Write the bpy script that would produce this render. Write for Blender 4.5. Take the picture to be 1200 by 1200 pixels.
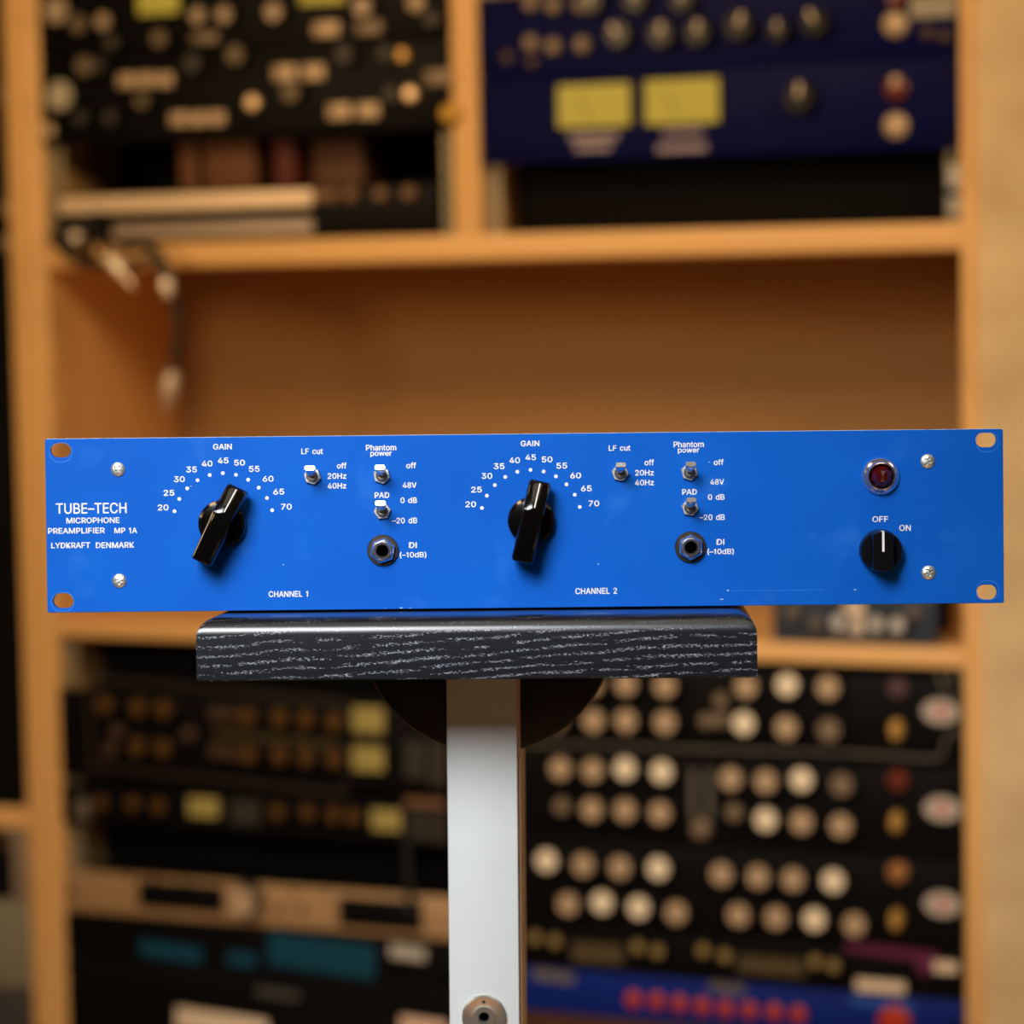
import bpy, bmesh, math, random
from mathutils import Vector, Matrix, noise
PI = math.pi
R = math.radians
C = bpy.context.scene.collection
for o in list(bpy.data.objects): bpy.data.objects.remove(o)
scene = bpy.context.scene

# ------------------------------------------------------------------ camera
F = 3500.0                                   # focal length in pixels of a 1200 px frame (70 mm lens, 24 mm sensor)
PITCH, ROLL, YAW = R(4.33356), R(1.04657), R(-23.772)
M = Matrix.Rotation(ROLL, 3, 'Z') @ Matrix.Rotation(PITCH, 3, 'X')     # (x right, y up, z back) -> camera axes
B = Matrix(((1, 0, 0), (0, 0, -1), (0, 1, 0)))                         # (x, up, back) -> world
CAM = Vector((0, 0, 1.15))
cd = bpy.data.cameras.new('camera'); cam = bpy.data.objects.new('camera', cd); C.objects.link(cam)
cam.matrix_world = Matrix.Translation(CAM) @ (B @ M.transposed()).to_4x4()
cd.lens = 70; cd.sensor_width = 24; cd.clip_start = 0.05
cd.dof.use_dof = True; cd.dof.focus_distance = 1.492; cd.dof.aperture_fstop = 3.7
scene.camera = cam
scene.view_settings.view_transform = 'Standard'; scene.view_settings.look = 'None'
scene.view_settings.exposure = -0.32; scene.view_settings.gamma = 1.0
scene.view_settings.use_curve_mapping = False

# ------------------------------------------------------------------ world and lamps
w = bpy.data.worlds.new('room_ambience'); scene.world = w; w.use_nodes = True
w.node_tree.nodes['Background'].inputs[0].default_value = (1.0, 0.66, 0.40, 1)
w.node_tree.nodes['Background'].inputs[1].default_value = 0.075

def area(name, loc, target, size, power, color, size_y=None, spread=None):
    l = bpy.data.lights.new(name, 'AREA'); l.energy = power; l.color = color
    l.size = size
    if size_y: l.shape = 'RECTANGLE'; l.size_y = size_y
    if spread: l.spread = spread
    o = bpy.data.objects.new(name, l); C.objects.link(o); o.location = loc
    d = Vector(target) - Vector(loc); o.rotation_euler = d.to_track_quat('-Z', 'Y').to_euler()
    return o
area('softbox_lamp', (-0.46, 0.28, 1.80), (-0.12, 1.5, 0.98), 0.66, 3.2, (0.96, 0.98, 1.0), spread=R(45))
area('chrome_reflection_fill', (0.2, 0.7, 2.62), (0.2, 0.9, 0), 1.1, 6, (1.0, 0.86, 0.68))  # unseen overhead light, added so the chrome has something bright to reflect
area('ceiling_lamp_shelf', (-0.75, 1.56, 2.15), (0.15, 3.0, 1.0), 0.35, 7.0, (1.0, 0.65, 0.33), spread=R(110))
area('shelf_fill_left', (-1.35, 1.70, 1.50), (-0.1, 3.0, 1.15), 0.35, 5.5, (1.0, 0.66, 0.33), spread=R(120))  # added fill without a known source, brightens the back board from the left
area('shelf_fill_right', (0.95, 1.62, 1.75), (-0.1, 3.0, 1.1), 0.35, 4.0, (1.0, 0.68, 0.39), spread=R(120))  # added warm fill for the bookcase from the right, no such lamp known
area('floor_bounce_fill', (0.4, -0.3, 2.6), (0.2, 0.5, 0), 0.5, 12, (1.0, 0.74, 0.52), spread=R(48))  # invented light on the floor, its bounce lifts the shadow on the post

# ------------------------------------------------------------------ frames of reference
def ray(px, py):
    c = Vector(((px - 600) / F, (600 - py) / F, -1.0)); return B @ (M.transposed() @ c)
U = Vector((math.cos(YAW), math.sin(YAW), 0)); N = Vector((-math.sin(YAW), math.cos(YAW), 0))
def S_raw(px, py, D):
    r = ray(px, py); k = D / r.dot(N); return r.dot(U) * k, D, r.z * k
DN = 0.492 / (S_raw(1123, 285, 1)[0] - S_raw(564, 285, 1)[0])
def S(px, py, n=0.0):
    "point of the bookcase's front plane (n metres behind it) in bookcase coordinates"
    return Vector(S_raw(px, py, DN + n)) - Vector((0, DN, 0))
def shelf_loc(u, n, wz): return CAM + U * u + N * (n + DN) + Vector((0, 0, wz))

A0 = Vector((0.99991784, -0.01068964, -0.00707431)); A1 = Vector((0.00757997, 0.04802865, 0.9988172)); A2 = Vector((-0.01033723, -0.99878876, 0.04810573))
PR = Matrix((A0, -A2, A1)).transposed()                   # panel axes: x right, y into the unit, z up
PC = CAM + Vector((0.0059975, 1.5005569, -0.1183577))      # centre of the front face
PM = Matrix.Translation(PC) @ PR.to_4x4()
PMI = PM.inverted()
def P(px, py, out=0.0):
    r = ray(px, py); r = PMI.to_3x3() @ r; o = PMI @ CAM
    k = (-out - o.y) / r.y; p = o + r * k; return p.x, p.z
MM = 0.4300e-3                                              # metres per pixel on the panel

# ------------------------------------------------------------------ materials
MATS = {}
def mat(name, col, rough=0.5, metal=0.0, coat=0.0, emit=None, es=0.0, var=0.0, vscale=30, bump=0.0, bscale=200, stretch=(1, 1, 1), spec=0.5):
    if name in MATS: return MATS[name]
    m = bpy.data.materials.new(name); m.use_nodes = True; nt = m.node_tree; b = nt.nodes['Principled BSDF']
    b.inputs['Base Color'].default_value = (*col, 1); b.inputs['Roughness'].default_value = rough
    b.inputs['Metallic'].default_value = metal; b.inputs['Coat Weight'].default_value = coat
    b.inputs['Specular IOR Level'].default_value = spec
    if emit: b.inputs['Emission Color'].default_value = (*emit, 1); b.inputs['Emission Strength'].default_value = es
    tc = nt.nodes.new('ShaderNodeTexCoord'); mp = nt.nodes.new('ShaderNodeMapping'); mp.inputs['Scale'].default_value = stretch
    nt.links.new(tc.outputs['Object'], mp.inputs['Vector'])
    nz = nt.nodes.new('ShaderNodeTexNoise'); nz.inputs['Scale'].default_value = vscale; nz.inputs['Detail'].default_value = 5
    nt.links.new(mp.outputs[0], nz.inputs['Vector'])
    v = var if var else 0.06
    mx = nt.nodes.new('ShaderNodeMix'); mx.data_type = 'RGBA'
    mx.inputs['A'].default_value = (*[c * (1 - v) for c in col], 1); mx.inputs['B'].default_value = (*[min(1, c * (1 + v)) for c in col], 1)
    nt.links.new(nz.outputs['Fac'], mx.inputs['Factor']); nt.links.new(mx.outputs['Result'], b.inputs['Base Color'])
    if bump:
        n2 = nt.nodes.new('ShaderNodeTexNoise'); n2.inputs['Scale'].default_value = bscale; nt.links.new(mp.outputs[0], n2.inputs['Vector'])
        bp = nt.nodes.new('ShaderNodeBump'); bp.inputs['Strength'].default_value = bump; bp.inputs['Distance'].default_value = 0.001
        nt.links.new(n2.outputs['Fac'], bp.inputs['Height']); nt.links.new(bp.outputs[0], b.inputs['Normal'])
    MATS[name] = m; return m

PINE = mat('pine_wood', (0.76, 0.45, 0.165), 0.5, var=0.10, vscale=6, stretch=(6, 6, 0.6), bump=0.1)
PINE_H = mat('pine_wood_horizontal', (0.78, 0.46, 0.17), 0.5, var=0.10, vscale=6, stretch=(0.6, 6, 6), bump=0.1)
BACKW = mat('brown_back_board', (0.35, 0.20, 0.07), 0.75, var=0.12, vscale=3, stretch=(1, 1, 3))
BLACK = mat('black_paint', (0.0035, 0.0032, 0.0034), 0.5, var=0.2, spec=0.08)
BLACKM = mat('black_matte', (0.003, 0.003, 0.003), 0.8, spec=0.1)
GLOSS = mat('black_glossy_plastic', (0.0025, 0.0022, 0.002), 0.13, coat=0.3, bump=0.03, bscale=60)
KNOBK = mat('black_knob_plastic', (0.004, 0.004, 0.005), 0.28, spec=0.25)
CHROME = mat('chrome', (0.85, 0.84, 0.82), 0.16, metal=0.95)
NICKEL = mat('nickel', (0.72, 0.67, 0.56), 0.4, metal=0.85, bump=0.1, bscale=900)
ZINC = mat('zinc_screw', (0.72, 0.76, 0.70), 0.38, metal=0.85, bump=0.3, bscale=900)
WHITE = mat('white_print', (0.95, 0.96, 0.97), 0.5)
DARKHOLE = mat('dark_hole', (0.001, 0.001, 0.001), 0.9, spec=0.0)
STEEL = mat('dark_steel', (0.05, 0.05, 0.05), 0.5, metal=0.6)
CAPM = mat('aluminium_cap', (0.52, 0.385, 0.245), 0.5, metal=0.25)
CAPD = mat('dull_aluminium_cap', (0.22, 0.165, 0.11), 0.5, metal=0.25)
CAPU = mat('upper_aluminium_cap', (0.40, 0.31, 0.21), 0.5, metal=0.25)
CAP_GLINT = mat('glint_aluminium_cap', (1.0, 0.86, 0.64), 0.35, metal=0.15)  # same aluminium cap, its specular glint painted as a lighter colour
CREAM = mat('cream_print', (0.75, 0.62, 0.46), 0.5)
GREYP = mat('grey_print', (0.13, 0.115, 0.09), 0.5)
GOLD = mat('brass_gold', (0.75, 0.45, 0.12), 0.35, metal=0.5)
OCHRE = mat('ochre_cap', (0.085, 0.038, 0.004), 0.45)
RAIL = mat('zinc_rack_rail', (0.26, 0.235, 0.16), 0.5, metal=0.3)
BLUED = mat('dark_blue_enamel', (0.002, 0.0035, 0.05), 0.5, spec=0.06)
BLUEB = mat('blue_enamel_background', (0.001, 0.016, 0.19), 0.5, spec=0.2)
SLATE = mat('slate_blue_enamel', (0.022, 0.035, 0.058), 0.45)
REDB = mat('red_button', (0.42, 0.03, 0.006), 0.4)
REDJ = mat('red_jewel_background', (0.14, 0.03, 0.02), 0.2)
METER = mat('lit_meter_face', (0.20, 0.16, 0.02), 0.5, emit=(0.85, 0.62, 0.05), es=0.33)
METERP = mat('pale_lit_meter_face', (0.26, 0.20, 0.05), 0.5, emit=(0.75, 0.58, 0.15), es=0.12)
TEAL = mat('teal_display', (0.0, 0.035, 0.06), 0.4, emit=(0.0, 0.10, 0.16), es=0.10)
TAN = mat('champagne_aluminium', (0.42, 0.27, 0.13), 0.45, metal=0.2)
PURPLE = mat('purple_line', (0.10, 0.006, 0.05), 0.5)
GREYG = mat('grey_green_enamel', (0.20, 0.19, 0.13), 0.6)
CABLE = mat('black_cable_rubber', (0.012, 0.011, 0.010), 0.5)
PLUGM = mat('plug_metal', (0.75, 0.66, 0.52), 0.35, metal=0.5)

# blue enamel of the front panel with faint smudges and tiny flecks
def blue_panel():
    m = bpy.data.materials.new('blue_enamel'); m.use_nodes = True; nt = m.node_tree; b = nt.nodes['Principled BSDF']
    tc = nt.nodes.new('ShaderNodeTexCoord')
    def noise_(scale, detail=4, st=(1, 1, 1)):
        mp = nt.nodes.new('ShaderNodeMapping'); mp.inputs['Scale'].default_value = st
        nt.links.new(tc.outputs['Object'], mp.inputs[0]); n = nt.nodes.new('ShaderNodeTexNoise')
        n.inputs['Scale'].default_value = scale; n.inputs['Detail'].default_value = detail; nt.links.new(mp.outputs[0], n.inputs['Vector']); return n.outputs['Fac']
    def ramp(src, a, bb, v1=1.0):
        r = nt.nodes.new('ShaderNodeMapRange'); r.inputs[1].default_value = a; r.inputs[2].default_value = bb; r.inputs[4].default_value = v1
        nt.links.new(src, r.inputs[0]); return r.outputs[0]
    def mix(fac, A_, B_):
        x = nt.nodes.new('ShaderNodeMix'); x.data_type = 'RGBA'
        for s, v in (('A', A_), ('B', B_)):
            if isinstance(v, tuple): x.inputs[s].default_value = (*v, 1)
            else: nt.links.new(v, x.inputs[s])
        nt.links.new(fac, x.inputs['Factor']); return x.outputs['Result']
    c = mix(ramp(noise_(22, 3), 0.40, 0.62, 0.5), (0.003, 0.118, 0.62), (0.004, 0.14, 0.68))
    c = mix(ramp(noise_(34, 6), 0.60, 0.74, 0.25), c, (0.05, 0.25, 0.86))
    c = mix(ramp(noise_(700, 2), 0.765, 0.80, 0.6), c, (0.35, 0.50, 0.85))
    nt.links.new(c, b.inputs['Base Color'])
    b.inputs['Roughness'].default_value = 0.42; b.inputs['Specular IOR Level'].default_value = 0.12
    nt.links.new(ramp(noise_(60, 5), 0.3, 0.75, 0.5), b.inputs['Roughness']) if False else None
    bp = nt.nodes.new('ShaderNodeBump'); bp.inputs['Strength'].default_value = 0.05; bp.inputs['Distance'].default_value = 0.0005
    nt.links.new(noise_(500, 2), bp.inputs['Height']); nt.links.new(bp.outputs[0], b.inputs['Normal'])
    return m
BLUE = blue_panel()
WORN = mat('worn_blue', (0.05, 0.27, 0.85), 0.3)
CHIP_GLINT = mat('chip_and_edge_glint', (0.70, 0.78, 0.80), 0.4)  # bare paint chips, also the painted highlight of the panel's top edge

# black stained open-pored wood of the stand's board
def stained_wood():
    m = bpy.data.materials.new('black_stained_ash'); m.use_nodes = True; nt = m.node_tree; b = nt.nodes['Principled BSDF']
    L = nt.links
    tc = nt.nodes.new('ShaderNodeTexCoord'); sp = nt.nodes.new('ShaderNodeSeparateXYZ'); L.new(tc.outputs['Object'], sp.inputs[0])
    def math_(op, a, bb=None, c=None):
        n = nt.nodes.new('ShaderNodeMath'); n.operation = op
        for i, v in enumerate((a, bb, c)):
            if v is None: continue
            if isinstance(v, (int, float)): n.inputs[i].default_value = v
            else: L.new(v, n.inputs[i])
        return n.outputs[0]
    def noise_(scale, st, detail=3, rough=0.5):
        mp = nt.nodes.new('ShaderNodeMapping'); mp.inputs['Scale'].default_value = st; L.new(tc.outputs['Object'], mp.inputs[0])
        n = nt.nodes.new('ShaderNodeTexNoise'); n.inputs['Scale'].default_value = scale; n.inputs['Detail'].default_value = detail
        n.inputs['Roughness'].default_value = rough; L.new(mp.outputs[0], n.inputs['Vector']); return n.outputs['Fac']
    wob = math_('MULTIPLY', math_('SUBTRACT', noise_(9, (1, 1, 2.0), 2), 0.5), 0.014)
    x2 = math_('MULTIPLY', sp.outputs['X'], -0.075)
    yy = math_('MULTIPLY', sp.outputs['Y'], 0.25)
    v = math_('ADD', math_('ADD', sp.outputs['Z'], x2), math_('ADD', wob, yy))
    row = math_('SINE', math_('MULTIPLY', v, 2 * PI / 0.0044))
    fine = noise_(1, (700, 1200, 3600), 2)
    mask = math_('GREATER_THAN', math_('ADD', math_('MULTIPLY', row, 0.115), fine), 0.672)
    brk = math_('GREATER_THAN', noise_(1, (60, 60, 500), 2), 0.44)
    pore = math_('MULTIPLY', math_('MULTIPLY', mask, brk), math_('MULTIPLY_ADD', math_('LESS_THAN', sp.outputs['Z'], -0.0068), 0.85, 0.15))
    x = nt.nodes.new('ShaderNodeMix'); x.data_type = 'RGBA'; x.inputs['A'].default_value = (0.006, 0.008, 0.012, 1); x.inputs['B'].default_value = (0.42, 0.46, 0.54, 1)
    L.new(pore, x.inputs['Factor']); L.new(x.outputs['Result'], b.inputs['Base Color'])
    b.inputs['Roughness'].default_value = 0.28; b.inputs['Coat Weight'].default_value = 0.5; b.inputs['Coat Roughness'].default_value = 0.2; b.inputs['Specular IOR Level'].default_value = 0.5
    bp = nt.nodes.new('ShaderNodeBump'); bp.inputs['Strength'].default_value = 0.12; bp.inputs['Distance'].default_value = 0.0002
    L.new(math_('SUBTRACT', noise_(1, (60, 400, 900), 3), pore), bp.inputs['Height']); L.new(bp.outputs[0], b.inputs['Normal'])
    return m
ASH = stained_wood()
POSTM = mat('pale_grey_lacquer', (0.66, 0.71, 0.71), 0.45, var=0.05, vscale=40, bump=0.05, bscale=300, stretch=(1, 1, 0.3))
POSTS = mat('brown_post_side', (0.75, 0.57, 0.40), 0.5)
BOLTM = mat('turned_steel', (0.66, 0.62, 0.55), 0.36, metal=0.85)
BOLTM.node_tree.nodes['Principled BSDF'].inputs['Anisotropic'].default_value = 0.7

# ------------------------------------------------------------------ mesh helpers
def box(bm, x0, x1, y0, y1, z0, z1, bev=0, seg=2):
    g = bmesh.ops.create_cube(bm, size=1)
    for v in g['verts']: v.co = Vector(((x0 + x1) / 2 + v.co.x * (x1 - x0), (y0 + y1) / 2 + v.co.y * (y1 - y0), (z0 + z1) / 2 + v.co.z * (z1 - z0)))
    if bev:
        es = {e for v in g['verts'] for e in v.link_edges}
        bmesh.ops.bevel(bm, geom=list(es), offset=bev, segments=seg, profile=0.5, affect='EDGES')
def lathe(bm, prof, seg=32, cx=0, cz=0, rot=0, sx=1, sz=1, cap=True):
    "profile [(radius, y)], turned about the y axis; y negative is towards the viewer"
    rings = []
    for r, y in prof:
        if r < 1e-7: rings.append([bm.verts.new((cx, y, cz))])
        else: rings.append([bm.verts.new((cx + sx * r * math.cos(2 * PI * k / seg + rot), y, cz + sz * r * math.sin(2 * PI * k / seg + rot))) for k in range(seg)])
    for a, b_ in zip(rings, rings[1:]):
        for k in range(seg):
            k2 = (k + 1) % seg
            if len(a) == 1 and len(b_) == 1: continue
            if len(a) == 1: bm.faces.new((a[0], b_[k], b_[k2]))
            elif len(b_) == 1: bm.faces.new((a[k], b_[0], a[k2]))
            else: bm.faces.new((a[k], b_[k], b_[k2], a[k2]))
    if cap:
        if len(rings[0]) > 1: bm.faces.new(rings[0])
        if len(rings[-1]) > 1: bm.faces.new(list(reversed(rings[-1])))
def smooth_mesh(me, ang=35):
    for p in me.polygons: p.use_smooth = True
    try: me.set_sharp_from_angle(angle=R(ang))
    except Exception: pass
def mesh_from(bm, name, m, smooth=35):
    bmesh.ops.recalc_face_normals(bm, faces=bm.faces[:])
    me = bpy.data.meshes.new(name); bm.to_mesh(me); bm.free()
    if m: me.materials.append(m)
    if smooth: smooth_mesh(me, smooth)
    return me
def link(name, me, parent=None, loc=(0, 0, 0), rot=(0, 0, 0)):
    o = bpy.data.objects.new(name, me); C.objects.link(o); o.parent = parent; o.location = loc; o.rotation_euler = rot; return o
def part(name, bm, m, parent=None, loc=(0, 0, 0), rot=(0, 0, 0), smooth=35, label=None):
    o = link(name, mesh_from(bm, name, m, smooth), parent, loc, rot)
    if label: o['label'] = label
    return o
def bmn(): return bmesh.new()
def tag(o, label, cat, group=None):
    o['label'] = label; o['category'] = cat
    if group: o['group'] = group
    return o
def struct(o): o['kind'] = 'structure'; return o
def thing(name, label, cat, mw, group=None):
    o = bpy.data.objects.new(name, None); C.objects.link(o); o.matrix_world = mw; o.empty_display_size = 0.02
    return tag(o, label, cat, group)
def shelf_mw(u, n, wz): return Matrix.Translation(shelf_loc(u, n, wz)) @ Matrix.Rotation(YAW, 4, 'Z')
def tube_mesh(name, pts, r, m, seg=10, sub=8):
    P_ = [Vector(p) for p in pts]; Q = []
    for i in range(len(P_) - 1):
        p0 = P_[max(i - 1, 0)]; p1 = P_[i]; p2 = P_[i + 1]; p3 = P_[min(i + 2, len(P_) - 1)]
        for k in range(sub):
            t = k / sub
            Q.append(0.5 * ((2 * p1) + (p2 - p0) * t + (2 * p0 - 5 * p1 + 4 * p2 - p3) * t * t + (-p0 + 3 * p1 - 3 * p2 + p3) * t ** 3))
    Q.append(P_[-1]); bm = bmn(); rings = []; nrm = Vector((0, 1, 0.01)).normalized()
    for i, q in enumerate(Q):
        d = (Q[min(i + 1, len(Q) - 1)] - Q[max(i - 1, 0)]).normalized()
        a = (nrm - d * nrm.dot(d)); a = a.normalized() if a.length > 1e-4 else d.orthogonal().normalized(); nrm = a; b_ = d.cross(a)
        rings.append([bm.verts.new(q + (a * math.cos(2 * PI * k / seg) + b_ * math.sin(2 * PI * k / seg)) * r) for k in range(seg)])
    for a, b_ in zip(rings, rings[1:]):
        for k in range(seg): bm.faces.new((a[k], a[(k + 1) % seg], b_[(k + 1) % seg], b_[k]))
    bm.faces.new(rings[0]); bm.faces.new(list(reversed(rings[-1])))
    return mesh_from(bm, name, m, 60)

# text ------------------------------------------------------------
FONT = None
try:
    import os
    for cand in (os.path.join(bpy.utils.system_resource('DATAFILES'), 'fonts', 'Inter.woff2'),):
        if os.path.exists(cand): FONT = bpy.data.fonts.load(cand)
except Exception: FONT = None
GLYPH = {}
def raw_text(t):
    cu = bpy.data.curves.new('text', 'FONT'); cu.body = t; cu.size = 1; cu.resolution_u = 3
    if FONT: cu.font = FONT
    o = bpy.data.objects.new('text', cu); C.objects.link(o); bpy.context.view_layer.update()
    me = bpy.data.meshes.new_from_object(o.evaluated_get(bpy.context.evaluated_depsgraph_get())); bpy.data.objects.remove(o)
    return me
def glyph(c):
    "(vertices, faces, advance); the capital I and the figure 1 are drawn here as plain strokes"
    if c in GLYPH: return GLYPH[c]
    if 'H' not in GLYPH and c != 'H': glyph('H')
    if c == 'I': g = ([(0.09, 0), (0.185, 0), (0.185, 0.727), (0.09, 0.727)], [(0, 1, 2, 3)], 0.275)
    elif c == '1': g = ([(0.22, 0), (0.315, 0), (0.315, 0.727), (0.235, 0.727), (0.22, 0.62), (0.075, 0.60), (0.075, 0.535), (0.22, 0.545)], [(0, 1, 2, 3, 4), (4, 3, 5), (4, 5, 6, 7)], 0.46)
    elif c == ' ': g = ([], [], 0.28)
    else:
        me = raw_text(c); m2 = raw_text(c + c)
        w1 = max(v.co.x for v in me.vertices) - min(v.co.x for v in me.vertices); w2 = max(v.co.x for v in m2.vertices) - min(v.co.x for v in m2.vertices)
        g = ([(v.co.x, v.co.y) for v in me.vertices], [tuple(p.vertices) for p in me.polygons], w2 - w1)
    if c in 'I1': k = max(p[1] for p in GLYPH['H'][0]) / 0.727; g = ([(a * k, b_ * k) for a, b_ in g[0]], g[1], g[2] * k)
    GLYPH[c] = g; return g
def text_mesh(t, bold=0.02, space=1.0):
    vs, fs, x = [], [], 0.0
    for c in t:
        v, f, adv = glyph(c); n = len(vs); vs += [(x + a, b_, 0) for a, b_ in v]; fs += [tuple(k + n for k in q) for q in f]; x += adv * space
    me = bpy.data.meshes.new('text'); me.from_pydata(vs, [], fs); return me
def print_on(parent, s, x0, y0, x1, y1, name='printed_label', bold=0.017, m=None, fit_h=True, proj=None, y_out=-0.00006, space=1.0):
    "flat print filling the pixel box x0..x1, y0..y1 measured on the photograph"
    me = text_mesh(s, bold, space)
    proj = proj or P
    ax, az = proj(x0, (y0 + y1) / 2); bx, bz = proj(x1, (y0 + y1) / 2); cx, cz = proj((x0 + x1) / 2, y0); dx, dz = proj((x0 + x1) / 2, y1)
    W_ = bx - ax; H_ = cz - dz; mx, mz = (ax + bx) / 2, (cz + dz) / 2
    xs = [v.co.x for v in me.vertices]; ys = [v.co.y for v in me.vertices]
    a, b_ = min(xs), max(xs); c, d = min(ys), max(ys)
    for v in me.vertices:
        v.co = Vector(((v.co.x - (a + b_) / 2) / (b_ - a) * W_, 0, (v.co.y - (c + d) / 2) / (d - c) * H_))
    if bold:
        bm = bmn(); e = bold * W_ / (b_ - a); lift = 0.0
        for dx_, dz2 in ((-e, 0), (e, 0), (0, -e * .8), (0, e * .8)):
            lift -= 8e-6
            b4 = bmn(); b4.from_mesh(me)
            for v in b4.verts: v.co += Vector((dx_, lift, dz2))
            m4 = bpy.data.meshes.new('t'); b4.to_mesh(m4); b4.free(); bm.from_mesh(m4); bpy.data.meshes.remove(m4)
        bm.to_mesh(me); bm.free()
    me.materials.append(m or WHITE)
    return link(name, me, parent, (mx, y_out, mz))

# ================================================================== SETTING
WB = -1.15                                                     # floor, relative to the camera's height
CASE_D = None
uL0, uL1 = S(12, 300)[0], S(54, 300)[0]
uM0, uM1 = S(531, 200)[0], S(563, 200)[0]
uR0, uR1 = S(1126, 300)[0], S(1149, 300)[0]
r_ = ray(209, 410); CASE_D = (uL1 / (r_.dot(U) / r_.dot(N))) - DN
print('DN', DN, 'depth', CASE_D, 'posts', uL0, uL1, uM0, uM1, uR0, uR1)
CASE_D = max(0.2, min(0.6, CASE_D))
WT = 1.05
uX = uL0 - 0.50                                                # left side of the neighbouring bay
bm = bmn(); box(bm, -4, 4, -3, 5, -0.05, 0); struct(part('floor', bm, mat('floor_boards', (0.50, 0.33, 0.19), 0.5, var=0.2, stretch=(1, 8, 1)), None))
bm = bmn(); box(bm, uX - 1.2, uR1 + 0.54, CASE_D + 0.03, CASE_D + 0.08, 0, 2.6)
o = part('wall_back', bm, mat('warm_plaster', (0.42, 0.30, 0.18), 0.8), None); o.matrix_world = shelf_mw(0, 0, -1.15); struct(o)

PLA = mat('pale_plaster', (0.72, 0.66, 0.56), 0.8)
bm = bmn(); box(bm, -4, 4, -3, 5, 2.7, 2.75); struct(part('ceiling', bm, PLA, None))
bm = bmn(); box(bm, -4, 4, -3.05, -3.0, 0, 2.7); struct(part('wall_front', bm, mat('dark_brown_wall', (0.10, 0.06, 0.035), 0.8), None))
bm = bmn(); box(bm, -4.05, -4.0, -3, 5, 0, 2.7); struct(part('wall_left', bm, PLA, None))

# the plywood wall covered in creased paper right of the bookcase
bm = bmn(); nx, nz = 60, 110; x0, x1, z0, z1 = uR1 + 0.001, uR1 + 0.55, 0.0, 2.3
rnd = random.Random(4); grid = []
for i in range(nx + 1):
    col_ = []
    for j in range(nz + 1):
        x = x0 + (x1 - x0) * i / nx; z = z0 + (z1 - z0) * j / nz
        d = 0.012 * noise.noise(Vector((x * 9, 3, z * 14))) + 0.012 * abs(noise.noise(Vector((x * 18, 9, z * 40))))
        col_.append(bm.verts.new((x, -0.008 - max(-0.006, d), z)))
    grid.append(col_)
for i in range(nx):
    for j in range(nz): bm.faces.new((grid[i][j], grid[i + 1][j], grid[i + 1][j + 1], grid[i][j + 1]))
bmesh.ops.solidify(bm, geom=bm.faces[:], thickness=-0.001)
box(bm, x0, x1, 0.0, CASE_D, z0, z1)
o = part('wall_right', bm, mat('creased_kraft_paper', (0.98, 0.79, 0.50), 0.6, var=0.14, vscale=8, stretch=(1, 1, 3)), None, smooth=50); o.matrix_world = shelf_mw(0, 0, -1.15); struct(o)

# ------------------------------------------------------------------ bookcase
ut, ub = S(600, 273.7)[2], S(600, 303.5)[2]
lt, lb = S(1000, 757)[2], S(1000, 779)[2]
base_u = (uL0 + uR1) / 2
case = thing('bookcase', 'open pine bookcase holding the racks of blurred studio gear', 'bookcase', shelf_mw(0, 0, -1.15))
Z = lambda wz: wz + 1.15
def cb(name, u0, u1, n0, n1, w0, w1, m, bev=0.0015, label=None):
    bm = bmn(); box(bm, u0 - (u0 + u1) / 2, u1 - (u0 + u1) / 2, n0, n1, w0 - (w0 + w1) / 2, w1 - (w0 + w1) / 2, bev)
    return part(name, bm, m, case, ((u0 + u1) / 2, 0, Z((w0 + w1) / 2)), label=label)
cb('side_panel', uL0, uL1, 0, CASE_D, WB, WT, PINE)
cb('side_panel', uR0, uR1, 0, CASE_D, WB, WT, PINE)
cb('side_panel', uX - 0.035, uX, 0, CASE_D, WB, WT, PINE)
cb('divider', uM0, uM1, 0, CASE_D, ut, WT, PINE)
cb('divider', uM0, uM1, 0, CASE_D, WB, lb, PINE)
cb('shelf_board', uL1, uR0, 0, CASE_D, ub, ut, PINE_H)
cb('shelf_board', uL1, uR0, 0, CASE_D, lb, lt, PINE_H)
cb('shelf_board', uX - 0.035, uR1, 0, CASE_D, WT, WT + 0.03, PINE_H)
cb('shelf_board', uL1, uR0, 0, CASE_D, WB + 0.05, WB + 0.08, PINE_H)
nb = S(20, 959)[2]
cb('shelf_board', uX, uL0, 0, CASE_D, nb - 0.011, nb + 0.011, PINE_H)
cb('back_panel', uX - 0.03, uR1, CASE_D, CASE_D + 0.012, WB, WT, BACKW)
# steel rack rails with their square holes
def rail(u, w0, w1, n=0.012, wd=0.017):
    bm = bmn(); h = w1 - w0
    box(bm, 0, wd * 0.28, 0, 0.002, 0, h); box(bm, wd * 0.72, wd, 0, 0.002, 0, h)
    k = 0
    while k * 0.0159 < h - 0.006:
        box(bm, wd * 0.28, wd * 0.72, 0, 0.002, k * 0.0159, min(h, k * 0.0159 + 0.0065)); k += 1
    part('rack_rail', bm, RAIL, case, (u, n, Z(w0)), smooth=0)
rail(uL1, ut, WT); rail(uM0 - 0.017, ut, WT); rail(uM1, ut, WT); rail(uR0 - 0.017, ut, WT)
rail(uL1, -0.9, lb); rail(uM0 - 0.017, -0.9, lb); rail(uM1, -0.9, lb); rail(uR0 - 0.017, -0.9, lb)
# screw heads on the inner face of the left side panel
for px, py in ((60, 422), (69, 481)):
    r = ray(px, py); t_ = uL1 / r.dot(U); nn = t_ * r.dot(N) - DN; wz = t_ * r.z
    bm = bmn(); lathe(bm, [(0.008, 0), (0.008, -0.002), (0.005, -0.004), (0, -0.0045)], 20)
    part('screw_cover', bm, PINE, case, (uL1, max(0.01, nn), Z(wz)), (0, 0, R(90)))

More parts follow.
